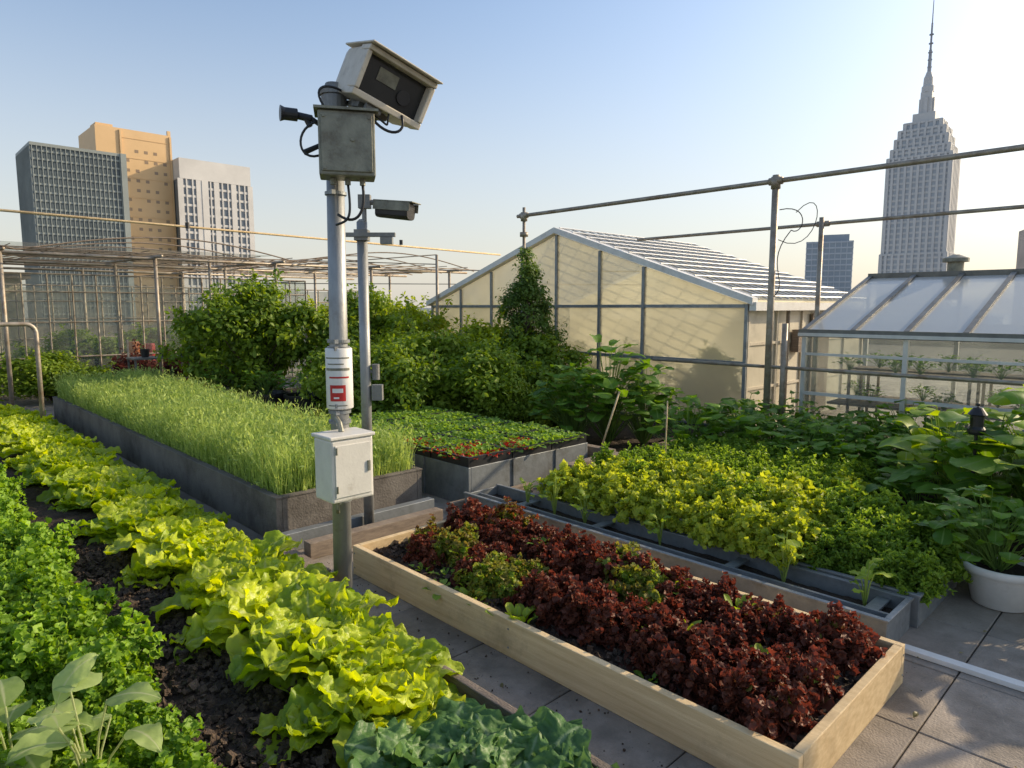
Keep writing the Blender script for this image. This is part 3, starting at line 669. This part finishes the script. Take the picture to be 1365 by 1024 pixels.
# ---------------------------------------------------------------- second pole with bullet camera
CP2=empty('camera_pole')
qx,qy=site(-1.14,5.22);Q=np.array([qx,qy,0])
m=MB();m.tube([Q,Q+UA*2.44],.040,24);m.tube([Q+UA*2.44,Q+UA*2.46],[.04,.02],24);m.obj('pole_shaft',M['pole'],CP2,smooth=True)
m=MB();a=Q+UA*2.34
m.box(-.2,.26,-.02,.02,-.015,.015,M=fr(0,RA,BA,UA),o=a+BA*.05);m.box(.15,.24,-.03,.03,-.07,-.02,M=fr(0,RA,BA,UA),o=a+BA*.05)
m.box(-.05,.05,-.05,.06,-.04,.04,M=fr(0,RA,BA,UA),o=a)
m.tube([a+UA*.08+RA*.02,a+UA*.28+RA*.02],.018,8);m.tube([a+UA*.25+RA*.02,a+UA*.24+RA*.14],.02,8);m.box(-.04,.05,-.03,.03,.2,.30,M=fr(0,RA,BA,UA),o=a+RA*.02)
m.obj('mounting_arm',M['steel'],CP2)
kc=a+RA*.26+UA*.18;wd=RA*.93+BA*.33-UA*.1;wd/=np.linalg.norm(wd);sd=np.cross(UA,wd);sd/=np.linalg.norm(sd);up=np.cross(wd,sd)
K=fr(0,wd,sd,up)
m=MB();prof=[];n=14
for xx,s_ in((-.15,.85),(.10,1.),(.13,.98)):
    for i in range(n):
        an=i*2*math.pi/n;y_=.066*s_*math.copysign(abs(math.cos(an))**.6,math.cos(an));z_=.062*s_*math.copysign(abs(math.sin(an))**.6,math.sin(an));prof.append(K@np.array([xx,y_,z_])+kc)
F=[[i*n+jx,i*n+(jx+1)%n,(i+1)*n+(jx+1)%n,(i+1)*n+jx] for i in range(2) for jx in range(n)]
m.add(prof,F);m.l.append(np.arange(n)[::-1]+0);m.s.append(np.array([n]));m.l.append(np.arange(2*n,3*n));m.s.append(np.array([n]))
m.obj('bullet_camera_body',M['black'],CP2,smooth=False,bevel=.003)
m=MB();m.box(-.16,.17,-.074,.074,.064,.072,M=K,o=kc);m.box(-.16,.15,.070,.074,.0,.063,M=K,o=kc);m.box(-.16,.15,-.074,-.070,.0,.063,M=K,o=kc);m.obj('bullet_camera_hood',M['greymetal'],CP2,bevel=.002)
m=MB();q=Q+UA*1.3+RA*.08
m.tube([Q+UA*1.3,q],.012,8);m.tube([q-UA*.06,q+UA*.06],.03,12);m.box(-.03,.05,-.03,.03,-.22,-.1,M=fr(0,RA,BA,UA),o=q);m.obj('valve',M['steel'],CP2)
# ---------------------------------------------------------------- pipe trellis
PT=empty('pipe_trellis')
def T(m,a,b,r_=.02,k=10): m.tube([a,b],r_,k)
m=MB();T(m,(8.0,8.15,3.29),(8.0,-3,3.29),.03,12);T(m,(8.0,8.0,0),(8.0,8.0,3.42),.026);T(m,(8.0,3.76,0),(8.0,3.76,3.36),.04,14);T(m,(8,-1.5,0),(8,-1.5,3.3),.035)
for y_ in(3.76,8.0): m.tube([(8.0,y_,3.2),(8.0,y_,3.34)],.055,14);m.tube([(8,y_-.08,3.29),(8,y_+.08,3.29)],.045,14)
m.tube([(8.0,8.0,2.95),(8.0,8.0,3.02)],.07,12)
m.obj('front_pipe_run',M['pipe'],PT,smooth=True)
m=MB();T(m,(9.35,6.7,2.9),(9.35,-3,2.9),.024);T(m,(9.3,3.72,0),(9.3,3.72,2.98),.032,12);m.tube([(9.35,3.64,2.9),(9.35,3.8,2.9)],.038,12);m.obj('rear_pipe_run',M['pipe'],PT,smooth=True)
m=MB();T(m,(8.25,5.6,1.05),(8.25,-3,1.05),.022);T(m,(8.25,3.68,0),(8.25,3.68,1.6),.035,12);T(m,(8.25,1.2,0),(8.25,1.2,1.1),.022);m.obj('hand_rail',M['pipe'],PT,smooth=True)
m=MB();m.tube(bez((8,3.7,2.95),(8,3.3,3.0),(8,3.4,2.6),(8,3.55,2.7)),.006,5);m.tube(bez((8,3.55,2.7),(8,3.9,2.3),(8,3.5,2.1),(8.0,3.75,1.9)),.006,5)
m.tube(bez((8,3.7,2.6),(8,3.2,2.3),(8,3.1,3.3),(8,3.5,2.9)),.005,5);m.obj('hanging_cable',M['black'],PT,smooth=True)
# ---------------------------------------------------------------- greenhouse
GH=empty('greenhouse')
gx0,gx1,gy0,gyr,gy1,ez,rz_=9.07,13.6,4.6,8.23,11.87,1.87,3.1
def rz(y): return ez+(rz_-ez)*(1-abs(y-gyr)/(gyr-gy0))
m=MB();ys=[gy0,6.36,7.25,gyr,9.1,9.96,10.9,gy1]
for a,b in zip(ys[:-1],ys[1:]):
    for (z0,z1a,z1b) in((.05,.98,.98),(1.03,1.79,1.79)):
        m.quad((gx0,a,z0),(gx0,b,z0),(gx0,b,z1b),(gx0,a,z1a))
    m.quad((gx0,a,1.84),(gx0,b,1.84),(gx0,b,rz(b)-.02),(gx0,a,rz(a)-.02))
m.obj('gable_panels',M['poly'],GH)
m=MB()
for y_ in ys: m.box(gx0-.035,gx0+.035,y_-.025,y_+.025,0,rz(y_)-.03)
m.obj('gable_posts',M['galv'],GH)
m=MB()
for z in(1.0,1.815): m.box(gx0-.03,gx0+.03,gy0+.03,gy1-.03,z-.025,z+.025)
m.box(gx0-.04,gx0+.03,gy0,gy1,0,.06);m.obj('gable_rails',M['galv'],GH)
m=MB()
for s_ in(gy0-.12,gy1+.12):
    zz=rz(s_);m.add([(gx0-.10,s_,zz-.0),(gx0-.10,gyr,rz_),(gx0-.10,gyr,rz_+.10),(gx0-.10,s_,zz+.10),(gx0+.06,s_,zz),(gx0+.06,gyr,rz_),(gx0+.06,gyr,rz_+.10),(gx0+.06,s_,zz+.10)],
     [[0,1,2,3],[7,6,5,4],[0,4,5,1],[3,2,6,7],[0,3,7,4],[1,5,6,2]])
m.box(gx0-.06,gx1,gy0-.16,gy0-.06,ez-.12,ez-.0)
m.obj('rake_and_eave_trim',M['white'],GH)
m=MB();m.quad((gx0+.06,gy0-.1,rz(gy0-.1)+.06),(gx1,gy0-.1,rz(gy0-.1)+.06),(gx1,gyr,rz_+.06),(gx0+.06,gyr,rz_+.06));m.quad((gx0+.06,gy1+.1,rz(gy1+.1)+.06),(gx1,gy1+.1,rz(gy1+.1)+.06),(gx1,gyr,rz_+.06),(gx0+.06,gyr,rz_+.06));m.obj('roof_sheets',M['roofdark'],GH)
m=MB()
for i in range(19):
    x_=gx0+.15+i*(gx1-gx0-.2)/18;m.tube([(x_,gy0-.1,rz(gy0-.1)+.09),(x_,gyr,rz_+.09)],.014,5)
for i in range(13):
    y_=gy0-.05+i*(gyr-gy0)/12;m.tube([(gx0,y_,rz(y_)+.11),(gx1,y_,rz(y_)+.11)],.013,5)
m.obj('roof_bars',M['alu'],GH)
m=MB();m.quad((gx0,gy0,0),(gx1,gy0,0),(gx1,gy0,ez),(gx0,gy0,ez));m.obj('side_wall',M['polyside'],GH)
m=MB();m.quad((gx1,gy0,0),(gx1,gy1,0),(gx1,gy1,ez),(gx1,gy0,ez));m.quad((gx0,gy1,0),(gx1,gy1,0),(gx1,gy1,ez),(gx0,gy1,ez))
m.add([(gx1,gy0,ez),(gx1,gyr,rz_),(gx1,gy1,ez)],[[0,1,2]]);m.obj('rear_walls',M['poly'],GH)
m=MB()
for x_ in np.arange(gx0,gx1,.9): m.box(x_+.002,x_+.05,gy0-.03,gy0-.002,0,ez-.13)
for z in(.6,1.25): m.box(gx0+.04,gx1,gy0-.022,gy0-.004,z,z+.04)
m.obj('side_battens',M['beige'],GH)
m=MB()
m.box(11.2,11.9,gy0-.06,gy0-.031,.05,1.7);m.box(10.5,10.8,gy0-.14,gy0-.031,1.1,1.45);m.tube([(10.2,gy0-.09,0),(10.2,gy0-.09,1.8)],.03,8)
m.obj('side_door_and_vent',M['oldwood'],GH)
for k in range(4): shrub('greenhouse_crop',S_mid,(gx0+1.3,5.9+k*1.5),k,(.6,.6,.7)).parent=GH
# ---------------------------------------------------------------- lean-to glasshouse right
CF=empty('lean_to_glasshouse')
cx0,cx1,cy0,cy1,ce,cr_=8.56,10.8,-2.2,3.57,1.47,2.2
m=MB();N_=10;st=(cy1-cy0)/N_
rp=lambda x_: ce+(cr_-ce)*(x_-cx0)/(cx1-cx0)
for i in range(N_):
    a=cy0+i*st+.025;b=cy0+(i+1)*st-.025
    V=[(cx0+.05,a,rp(cx0+.05)+.03),(cx0+.05,b,rp(cx0+.05)+.03),(cx1-.05,b,rp(cx1-.05)+.03),(cx1-.05,a,rp(cx1-.05)+.03)];m.quad(*V)
m.obj('roof_panes',M['roofglass'],CF)
m=MB()
for i in range(N_+1):
    y_=cy0+i*st;m.add([(cx0,y_-.03,ce),(cx0,y_+.03,ce),(cx0,y_+.03,ce+.06),(cx0,y_-.03,ce+.06),(cx1,y_-.03,cr_),(cx1,y_+.03,cr_),(cx1,y_+.03,cr_+.06),(cx1,y_-.03,cr_+.06)],[[0,1,2,3],[7,6,5,4],[0,4,5,1],[3,2,6,7],[0,3,7,4],[1,5,6,2]])
m.box(cx0-.05,cx0-.002,cy0-.05,cy1+.05,ce-.04,ce+.055);m.box(cx1,cx1+.06,cy0,cy1+.04,cr_-.03,cr_+.09)
m.obj('roof_frame',M['frame_dark'],CF)
m=MB();m.box(cx0-.07,cx0-.052,cy0-.05,cy1+.05,ce-.03,ce+.01);m.obj('gutter',M['alu'],CF)
m=MB()
for i in range(0,N_+1,2):
    y_=cy0+i*st;m.box(cx0,cx0+.05,y_-.025,y_+.025,0,ce-.045);m.box(cx1-.05,cx1,y_-.025,y_+.025,0,cr_-.05)
m.box(cx0+.005,cx0+.045,cy0,cy1,.70,.74);m.box(cx0+.005,cx0+.045,cy0,cy1,1.2,1.23);m.obj('wall_frame',M['alu'],CF)
m=MB();m.quad((cx0+.025,cy0,0),(cx0+.025,cy1,0),(cx0+.025,cy1,ce-.05),(cx0+.025,cy0,ce-.05));m.quad((cx1-.02,cy0,0),(cx1-.02,cy1,0),(cx1-.02,cy1,cr_),(cx1-.02,cy0,cr_))
m.quad((cx0+.05,cy1,0),(cx1-.05,cy1,0),(cx1-.05,cy1,cr_-.03),(cx0+.05,cy1,ce-.03));m.obj('wall_panes',M['clear'],CF)
m=MB()
for z in(.55,.95):
    for x_ in(9.0,9.7): m.box(x_,x_+.45,cy0+.1,cy1-.15,z,z+.03)
for y_ in np.arange(cy0+.15,cy1-.1,1.3):
    for x_ in(9.0,9.43,9.7,10.1): m.box(x_,x_+.03,y_,y_+.03,0,.95)
m.obj('shelves',M['oldwood'],CF)
m=MB();c=(11.0,2.55,0);m.lathe([(.10,1.9),(.10,2.42),(.16,2.42),(.16,2.47),(.04,2.52),(0,2.52)],c,20);m.obj('roof_vent',M['greymetal'],CF,smooth=False)
E=empty('potted_seedlings_shelf')
for k in range(40): place(BP[k%4],'shelf_plant',(9.2+(k%2)*.7,cy0+.3+k*.135,.98-.4*(k%3==0)),k,.34,E)
# ---------------------------------------------------------------- left shade-house frame
SH=empty('shade_house_frame')
m=MB()
for x_ in(1.8,4.2,6.6,9.0,11.4):
    for y_ in(14.2,17,20):
        T(m,(x_,y_,0),(x_,y_,2.75),.035,8)
for x_ in(1.8,4.2,6.6,9.0,11.4): T(m,(x_,13.8,2.75),(x_,20.5,2.85),.03,8)
for y_ in(14.2,17,20): T(m,(-3,y_,2.72),(12,y_,2.72),.03,8)
m.obj('posts_and_beams',M['pipe'],SH,smooth=True)
m=MB()
for k in range(12): T(m,(-4,13.8+k*.6,2.80+.03*(k%3)),(12,13.8+k*.6,2.78),.010,4)
for k in range(22): T(m,(-3+k*.7,13.8,2.84),(-3+k*.7,20.4,2.84),.008,4)
for k in range(5):
    y_=13.9+k*1.4;pts=[(x_,y_,2.75+.35*math.sin(math.pi*((x_+3)%5)/5)) for x_ in np.arange(-3,12.1,.25)];m.tube(pts,.014,5)
m.obj('wires_and_hoops',M['oldwood'],SH,smooth=True)
m=MB();m.quad((-3,14.2,2.9),(6.6,14.2,2.9),(6.6,20,2.95),(-3,20,2.95));m.obj('shade_net',glassmat('net',(.5,.48,.42),clear=.6,trans=.3,rough=.8,dif=(.20,.19,.16)),SH)
m=MB();g2=MB()
for k in range(16):
    x_=1.9+k*.42;T(m,(x_,16.0,0),(x_,16.0,2.45),.018,6)
for z in(.05,.8,1.5,2.1,2.45): T(m,(1.9,16.0,z),(8.2,16.0,z),.018,6)
for k in range(8):
    y_=16+k*.55;T(m,(8.2,y_,0),(8.2,y_,2.45),.018,6)
T(m,(8.2,16,2.45),(8.2,20,2.45),.018,6)
m.obj('glazing_bars',M['pipe'],SH)
g2.quad((1.9,16.03,0),(8.2,16.03,0),(8.2,16.03,2.45),(1.9,16.03,2.45));g2.quad((8.22,16.03,0),(8.22,20,0),(8.22,20,2.45),(8.22,16.03,2.45));g2.obj('glazing_panes',M['clear'],SH)
WR=empty('overhead_line')
m=MB();T(m,(-2.5,9.86,2.96),(9.2,9.86,2.82),.016,8);m.obj('rod',M['wood'],WR,smooth=True)
m=MB();
for t_ in(.25,.5,.8): x_=-2.5+t_*11.7;m.tube([(x_,9.86,2.87),(x_,9.86,2.95)],.03,8)
m.obj('insulators',M['black'],WR)
m=MB();
for (X,D,h) in((-1.6,14.5,2.9),(-.3,15.5,2.85),(-6.2,14,2.7),(-4.2,16.5,2.8)): 
    a=site(X,D);T(m,(a[0],a[1],0),(a[0],a[1],h),.03,8)
a=site(-5,14.5);b=site(3,15.5);T(m,(a[0],a[1],2.6),(b[0],b[1],2.6),.012,6);T(m,(a[0],a[1],2.3),(b[0],b[1],2.3),.01,6)
a=site(-9,16);b=site(-1.6,14.5);T(m,(a[0],a[1],2.5),(b[0],b[1],2.9),.012,6);T(m,(a[0],a[1],3.0),(b[0],b[1],2.7),.012,6)
m.obj('wire_posts',M['pipe'],WR,smooth=True)
GS=empty('glazed_screen')
m=MB()
for k in range(30):
    x_=2.5+k*.37;T(m,(x_,20.6,0),(x_,20.6,2.35),.02,6)
for z in(.5,1.0,1.5,1.95,2.35): T(m,(2.5,20.6,z),(13.2,20.6,z),.02,6)
m.obj('bars',M['pipe'],GS)
m=MB();m.quad((2.5,20.64,0),(13.2,20.64,0),(13.2,20.64,2.3),(2.5,20.64,2.3));m.obj('panes',M['dusty'],GS)
SHD=empty('garden_shed')
m=MB();m.box(-3,3.0,20.8,24,0,2.5);m.obj('walls',M['polyside'],SHD);m=MB();m.box(-3.2,3.2,20.6,24.2,2.501,2.62);m.obj('roof',M['concrete'],SHD)
m=MB()
for k in range(8): m.box(-2.9+k*.75,-2.86+k*.75,20.77,20.798,0,2.5)
m.box(.2,1.1,20.76,20.796,0,2.0);m.obj('battens_and_door',M['oldwood'],SHD)
shrub('leafy_shrub',S_mid,(3.6,18.4),1,(1.2,1.2,.8));shrub('leafy_shrub',S_mid,(5.6,19),2,(1.3,1.3,.8));shrub('leafy_shrub',S_mid,(1.5,17),3,(1.2,1.2,.7))
shrub('leafy_shrub',S_mid,(8,19.5),2.5,(1.6,1.6,.95));shrub('leafy_shrub',S_mid,(2.6,15.2),3,(1.0,1.0,.6));shrub('leafy_shrub',S_lit,(10.5,19.5),2.5,(1.6,1.6,1.0))
m=MB();pts=[(1.75,11.2,0),(1.75,11.2,1.45)]+[(1.75-.12*(1-math.cos(t_)),11.2+.02,1.45+.12*math.sin(t_)) for t_ in np.linspace(.2,1.57,6)]+[(1.1,11.22,1.57),(.2,11.22,1.57)]
m.tube(pts,.03,12);m.obj('bent_pipe_rail',M['pipe'],smooth=True)
def barrel(name,c,r_,h,mat):
    m=MB();m.lathe([(0,0),(r_*.9,0),(r_,.03*h),(r_*1.02,h*.33),(r_*1.05,h*.35),(r_*1.02,h*.37),(r_*1.02,h*.66),(r_*1.05,h*.68),(r_*1.02,h*.7),(r_,h*.96),(r_*.9,h),(0,h)],c,24);return m.obj(name,mat,smooth=False)
for X,D,r_,h,mt in((-8.3,14.8,.12,1.05,'orange'),(-8.05,15.0,.1,1.0,'red')): 
    a=site(X,D);barrel('storage_drum',(a[0],a[1],0),r_,h,M[mt])
WBn=empty('potting_bench');a=site(-6.6,12.6);a=np.array(a)
m=MB()
for z in(.45,.85): m.box(a[0]-.5,a[0]+.5,a[1]-.25,a[1]+.25,z,z+.03)
for dx in(-.48,.45):
    for dy in(-.23,.2): m.box(a[0]+dx,a[0]+dx+.03,a[1]+dy,a[1]+dy+.03,0,1.2 if dy>0 else .85)
m.obj('frame',M['steel'],WBn)
m=MB()
for k in range(6): m.lathe([(0,0),(.06,0),(.08,.15),(.07,.15)],(a[0]-.4+k*.16,a[1],.88 if k%2 else .48),14)
m.obj('pots',M['black'],WBn)
for k,(X,D) in enumerate(((-4.9,11.0),(-3.9,10.6),(-3.2,10.4))):
    a=site(X,D);E=empty('black_planter_tub');m=MB();m.lathe([(0,0),(.25,0),(.32,.42),(.34,.42),(.34,.46),(.30,.46),(.28,.40),(0,.40)],(a[0],a[1],0),24);m.obj('tub',M['black'],E)
    place(BP[k],'tub_plant',(a[0],a[1],.4),k,.7,E)
# ---------------------------------------------------------------- city buildings
def haz(n,c,c2=None,rough=.6): return surf(n,c,c2,rough=rough,scale=.08,bump=0,fine=1)  # distance haze is put into the facades' paled base colours
dk=haz('facade_glass_dark',(.12,.15,.16),(.08,.10,.11),.3);fin=haz('facade_fins',(.28,.31,.29));tan=haz('facade_tan',(.68,.46,.24),(.60,.40,.20));wht=haz('facade_white',(.64,.62,.58));win=haz('window_glass',(.20,.23,.26),(.12,.14,.16),.25)
B=empty('glass_office_tower')
x0,x1,y0,zt=39.8,63.5,239.7,48
m=MB();m.box(x0,x1,y0,y0+22,-60,zt);m.obj('glass_core',dk,B)
m=MB()
z=-10
while z<zt: m.box(x0-.3,x1+.3,y0-.35,y0+22.3,z,z+.55);z+=2.35
m.box(x0-.5,x1+.5,y0-.5,y0+22.5,zt+.01,zt+.9);m.obj('floor_bands',fin,B)
m=MB();n_=20
for i in range(n_+1): x_=x0+(x1-x0)*i/n_;m.box(x_-.10,x_+.10,y0-.6,y0-.36,-20,zt)
for i in range(14): y_=y0+22*i/13;m.box(x0-.6,x0-.31,y_-.12,y_+.12,-20,zt)
m.box(x1-1.0,x1+.6,y0-.9,y0+3,-40,zt+.95);m.obj('fins',fin,B)
B=empty('tan_office_block');x0,x1,y0,zt=60,83,256,60.5
m=MB();m.box(x0,x1,y0,y0+22,-60,zt);m.box(x0+1,x0+6,y0+3,y0+10,zt+.01,zt+1.4);m.box(x1-1,x1,y0,y0+1,zt,zt+1.6);m.obj('walls',tan,B)
m=MB();z=2;k=0
while z<zt-6:
    for i in range(5):
        x_=x0+8.5+i*2.9
        if (i+k)%4: m.box(x_,x_+1.1,y0-.05,y0-.01,z,z+1.0)
    z+=3.2;k+=1
m.obj('windows',haz('tan_windows',(.34,.24,.15),(.24,.17,.11),.4),B)
m=MB();z=0
while z<zt: m.box(x0+7.5,x1-.5,y0-.14,y0-.06,z,z+.15);z+=6.4
for x_ in(x0+7.3,x1-.3): m.box(x_-.3,x_+.3,y0-.5,y0-.06,-10,zt-.5)
m.obj('ledges',tan,B)
B=empty('white_office_block');x0,x1,y0,zt=83.3,107.5,250,51.7
m=MB();m.box(x0,x1,y0,y0+18,-60,zt);m.obj('window_core',win,B)
m=MB();m.box(x0-.2,x1+.2,y0-.5,y0+18.2,zt-6,zt+.8)
n_=12
for i in range(n_+1):
    x_=x0+(x1-x0)*i/n_;w_=.9 if i%3==0 else .22
    m.box(x_-w_,x_+w_,y0-.45,y0-.01,-30,zt-6.01)
z=-10
while z<zt-7: m.box(x0,x1,y0-.25,y0-.02,z,z+.8);z+=3.1
m.box(x0+7,x0+9.2,y0-.6,y0-.46,-30,zt-6.02);m.obj('piers_and_spandrels',wht,B)
B=empty('art_deco_skyscraper');D=500;a=site(.590*D,D)
stone=haz('tower_stone',(.54,.53,.51),(.47,.47,.46));sg=haz('tower_windows',(.38,.41,.44),(.33,.36,.39),.4)
an=math.radians(-12);ca,sa=math.cos(an),math.sin(an)
o=(a[0],a[1],0)
vx=np.array([a[0],a[1],0]);vx/=np.linalg.norm(vx);rt=np.array([vx[1],-vx[0],0])
fx=rt*ca+vx*sa;fy=np.cross(np.array([0,0,1.]),fx);RM=np.stack([fx,fy,np.array([0,0,1.])],1)
m=MB();mw=MB()
def tier(w,d,z0,z1,np_=9,cw=1.):
    w*=.92;d*=.85
    mw.box(-w/2+.5,w/2-.5,-d/2+.5,d/2-.5,z0,z1-.3,M=RM,o=o)
    for i in range(np_+1):
        t_=-w/2+w*i/np_;ww=2.0 if i in(0,np_) else .8
        for s_ in(-1,1): m.box(max(-w/2,t_-ww),min(w/2,t_+ww),s_*d/2-.45,s_*d/2+.45,z0,z1,M=RM,o=o)
    nd=max(3,int(np_*d/w))
    for i in range(nd+1):
        t_=-d/2+d*i/nd;ww=2.0 if i in(0,nd) else .8
        for s_ in(-1,1): m.box(s_*w/2-.45,s_*w/2+.45,max(-d/2,t_-ww),min(d/2,t_+ww),z0,z1,M=RM,o=o)
    m.box(-w/2,w/2,-d/2,d/2,z1-1.2,z1+.3,M=RM,o=o)
    zz=z0+2
    while zz<z1-3:
        m.box(-w/2+.2,w/2-.2,-d/2+.2,d/2-.2,zz,zz+1.5,M=RM,o=o);zz+=3.9
tier(46,34,-60,40,10);tier(44,32,40,108,10);tier(40,30,108,114,9);tier(36,27,114,121,8);tier(32,24,121,127,7);tier(26,20,127,132,5)
m.box(-7,7,-7,7,131,138,M=RM,o=o);m.box(-3.6,3.6,-3.6,3.6,137,153,M=RM,o=o)
for s1 in(-1,1):
    m.box(s1*4-.8,s1*4+.8,-1.2,1.2,137,149,M=RM,o=o);m.box(-1.2,1.2,s1*4-.8,s1*4+.8,137,149,M=RM,o=o)
m.lathe([(4.0,153),(4.0,157),(3.2,158),(3.0,163),(2.2,165),(1.6,167),(0,168)],o,16)
m.obj('stone_piers',stone,B);mw.obj('window_strips',sg,B)
m=MB();m.tube([(o[0],o[1],166),(o[0],o[1],182),(o[0],o[1],182.1),(o[0],o[1],200),(o[0],o[1],200.1),(o[0],o[1],222)],[1.3,1.0,.7,.6,.4,.2],8)
for z in(170,175,180,186,192): m.tube([(o[0],o[1],z),(o[0],o[1],z+.6)],1.5,8)
m.obj('antenna_mast',haz('mast',(.36,.38,.41)),B)
B=empty('glass_high_rise');a=site(.462*400,400);vx=np.array([a[0],a[1],0]);vx/=np.linalg.norm(vx);rt=np.array([vx[1],-vx[0],0]);RM=np.stack([rt,vx,np.array([0,0,1.])],1);o=(a[0],a[1],0)
cc=haz('highrise_glass',(.30,.35,.39),(.25,.29,.33),.35);c2=haz('highrise_band',(.50,.53,.56))
m=MB();m.box(-12,12,-10,10,-60,39,M=RM,o=o);m.box(-4,10,-6,6,39,43,M=RM,o=o);m.obj('glass_core',cc,B)
m=MB();z=-10
while z<39: m.box(-12.3,12.3,-10.3,10.3,z,z+.8,M=RM,o=o);z+=3.2
for i in range(9): m.box(-12.2+i*3,-11.8+i*3,-10.6,-10.31,-20,39,M=RM,o=o)
m.obj('floor_bands',c2,B)
B=empty('brick_tower');a=site(.742*400,395);o=(a[0],a[1],0)
m=MB();m.box(-3,14,-10,10,-60,46,M=RM,o=o);m.obj('walls',haz('pinkstone',(.5,.42,.36)),B)
m=MB()
for i in range(4):
    z=0
    while z<42: m.box(-1.5+i*4,.5+i*4,-10.1,-10.01,z,z+1.8,M=RM,o=o);z+=3.4
m.obj('windows',win,B)
m=MB();r=np.random.default_rng(77);mw=MB()
for k in range(150):
    az=rad(r.uniform(-52,52));D=r.uniform(380,1400);X=D*math.sin(az);DD=D*math.cos(az);a=site(X,DD)
    w_=r.uniform(15,40);h=r.uniform(-35,4)+D*.006
    m.box(a[0]-w_/2,a[0]+w_/2,a[1]-w_/2,a[1]+w_/2,-60,h)
    z=h-3
    while z>-10: mw.box(a[0]-w_/2+1,a[0]+w_/2-1,a[1]-w_/2-.15,a[1]-w_/2-.05,z-1.6,z);mw.box(a[0]-w_/2-.15,a[0]-w_/2-.05,a[1]-w_/2+1,a[1]+w_/2-1,z-1.6,z);z-=3.5
DB=empty('distant_city_blocks');m.obj('blocks',haz('distant_wall',(.55,.55,.54),(.46,.48,.49)),DB);mw.obj('window_bands',haz('distant_windows',(.42,.45,.48)),DB)
# ---------------------------------------------------------------- sky, sun, camera
ELV,AZM=25,113
w=bpy.data.worlds.new("World");scene.world=w;w.use_nodes=True
nt=w.node_tree;nt.nodes.clear();N=nt.nodes;L=nt.links
o_=N.new('ShaderNodeOutputWorld');bg=N.new('ShaderNodeBackground');sk=N.new('ShaderNodeTexSky')
sk.sky_type='NISHITA';sk.sun_disc=False;sk.sun_elevation=rad(ELV);sk.sun_rotation=rad(AZM);sk.air_density=1.0;sk.dust_density=1.6;sk.ozone_density=1.3
hs=N.new('ShaderNodeHueSaturation');hs.inputs['Saturation'].default_value=1.02;hs.inputs['Value'].default_value=1.75;L.new(sk.outputs[0],hs.inputs['Color'])
tc=N.new('ShaderNodeTexCoord');sx=N.new('ShaderNodeSeparateXYZ');L.new(tc.outputs['Generated'],sx.inputs[0])
mr=N.new('ShaderNodeMapRange');mr.interpolation_type='SMOOTHSTEP';mr.inputs[1].default_value=-.08;mr.inputs[2].default_value=.46;mr.inputs[3].default_value=.85;mr.inputs[4].default_value=.04;L.new(sx.outputs[2],mr.inputs[0])
mx=N.new('ShaderNodeMixRGB');mx.inputs[2].default_value=(6.2,5.8,5.2,1);L.new(mr.outputs[0],mx.inputs[0]);L.new(hs.outputs[0],mx.inputs[1])
L.new(mx.outputs[0],bg.inputs[0]);L.new(bg.outputs[0],o_.inputs[0]);bg.inputs[1].default_value=.125
sun=bpy.data.lights.new('sun','SUN');sun.energy=5.0;sun.angle=rad(.5);sun.color=(1,.81,.55)
# two-thirds of a stop warmer than neutral for the late-afternoon sun
so=bpy.data.objects.new('sun',sun);COL.objects.link(so)
el=rad(ELV);azm=rad(AZM);d=Vector((math.sin(azm)*math.cos(el),math.cos(azm)*math.cos(el),math.sin(el)))
so.rotation_euler=d.to_track_quat('Z','Y').to_euler();so.location=(10,-5,12)
cam=bpy.data.cameras.new('camera');cam.lens=23.74;cam.sensor_width=36;cam.clip_end=30000;cam.clip_start=.05
co=bpy.data.objects.new('camera',cam);COL.objects.link(co);co.location=(0,0,1.8);co.rotation_euler=(rad(83.5),0,rad(-44))
scene.camera=co
scene.view_settings.view_transform='Standard';scene.view_settings.look='None';scene.view_settings.exposure=0
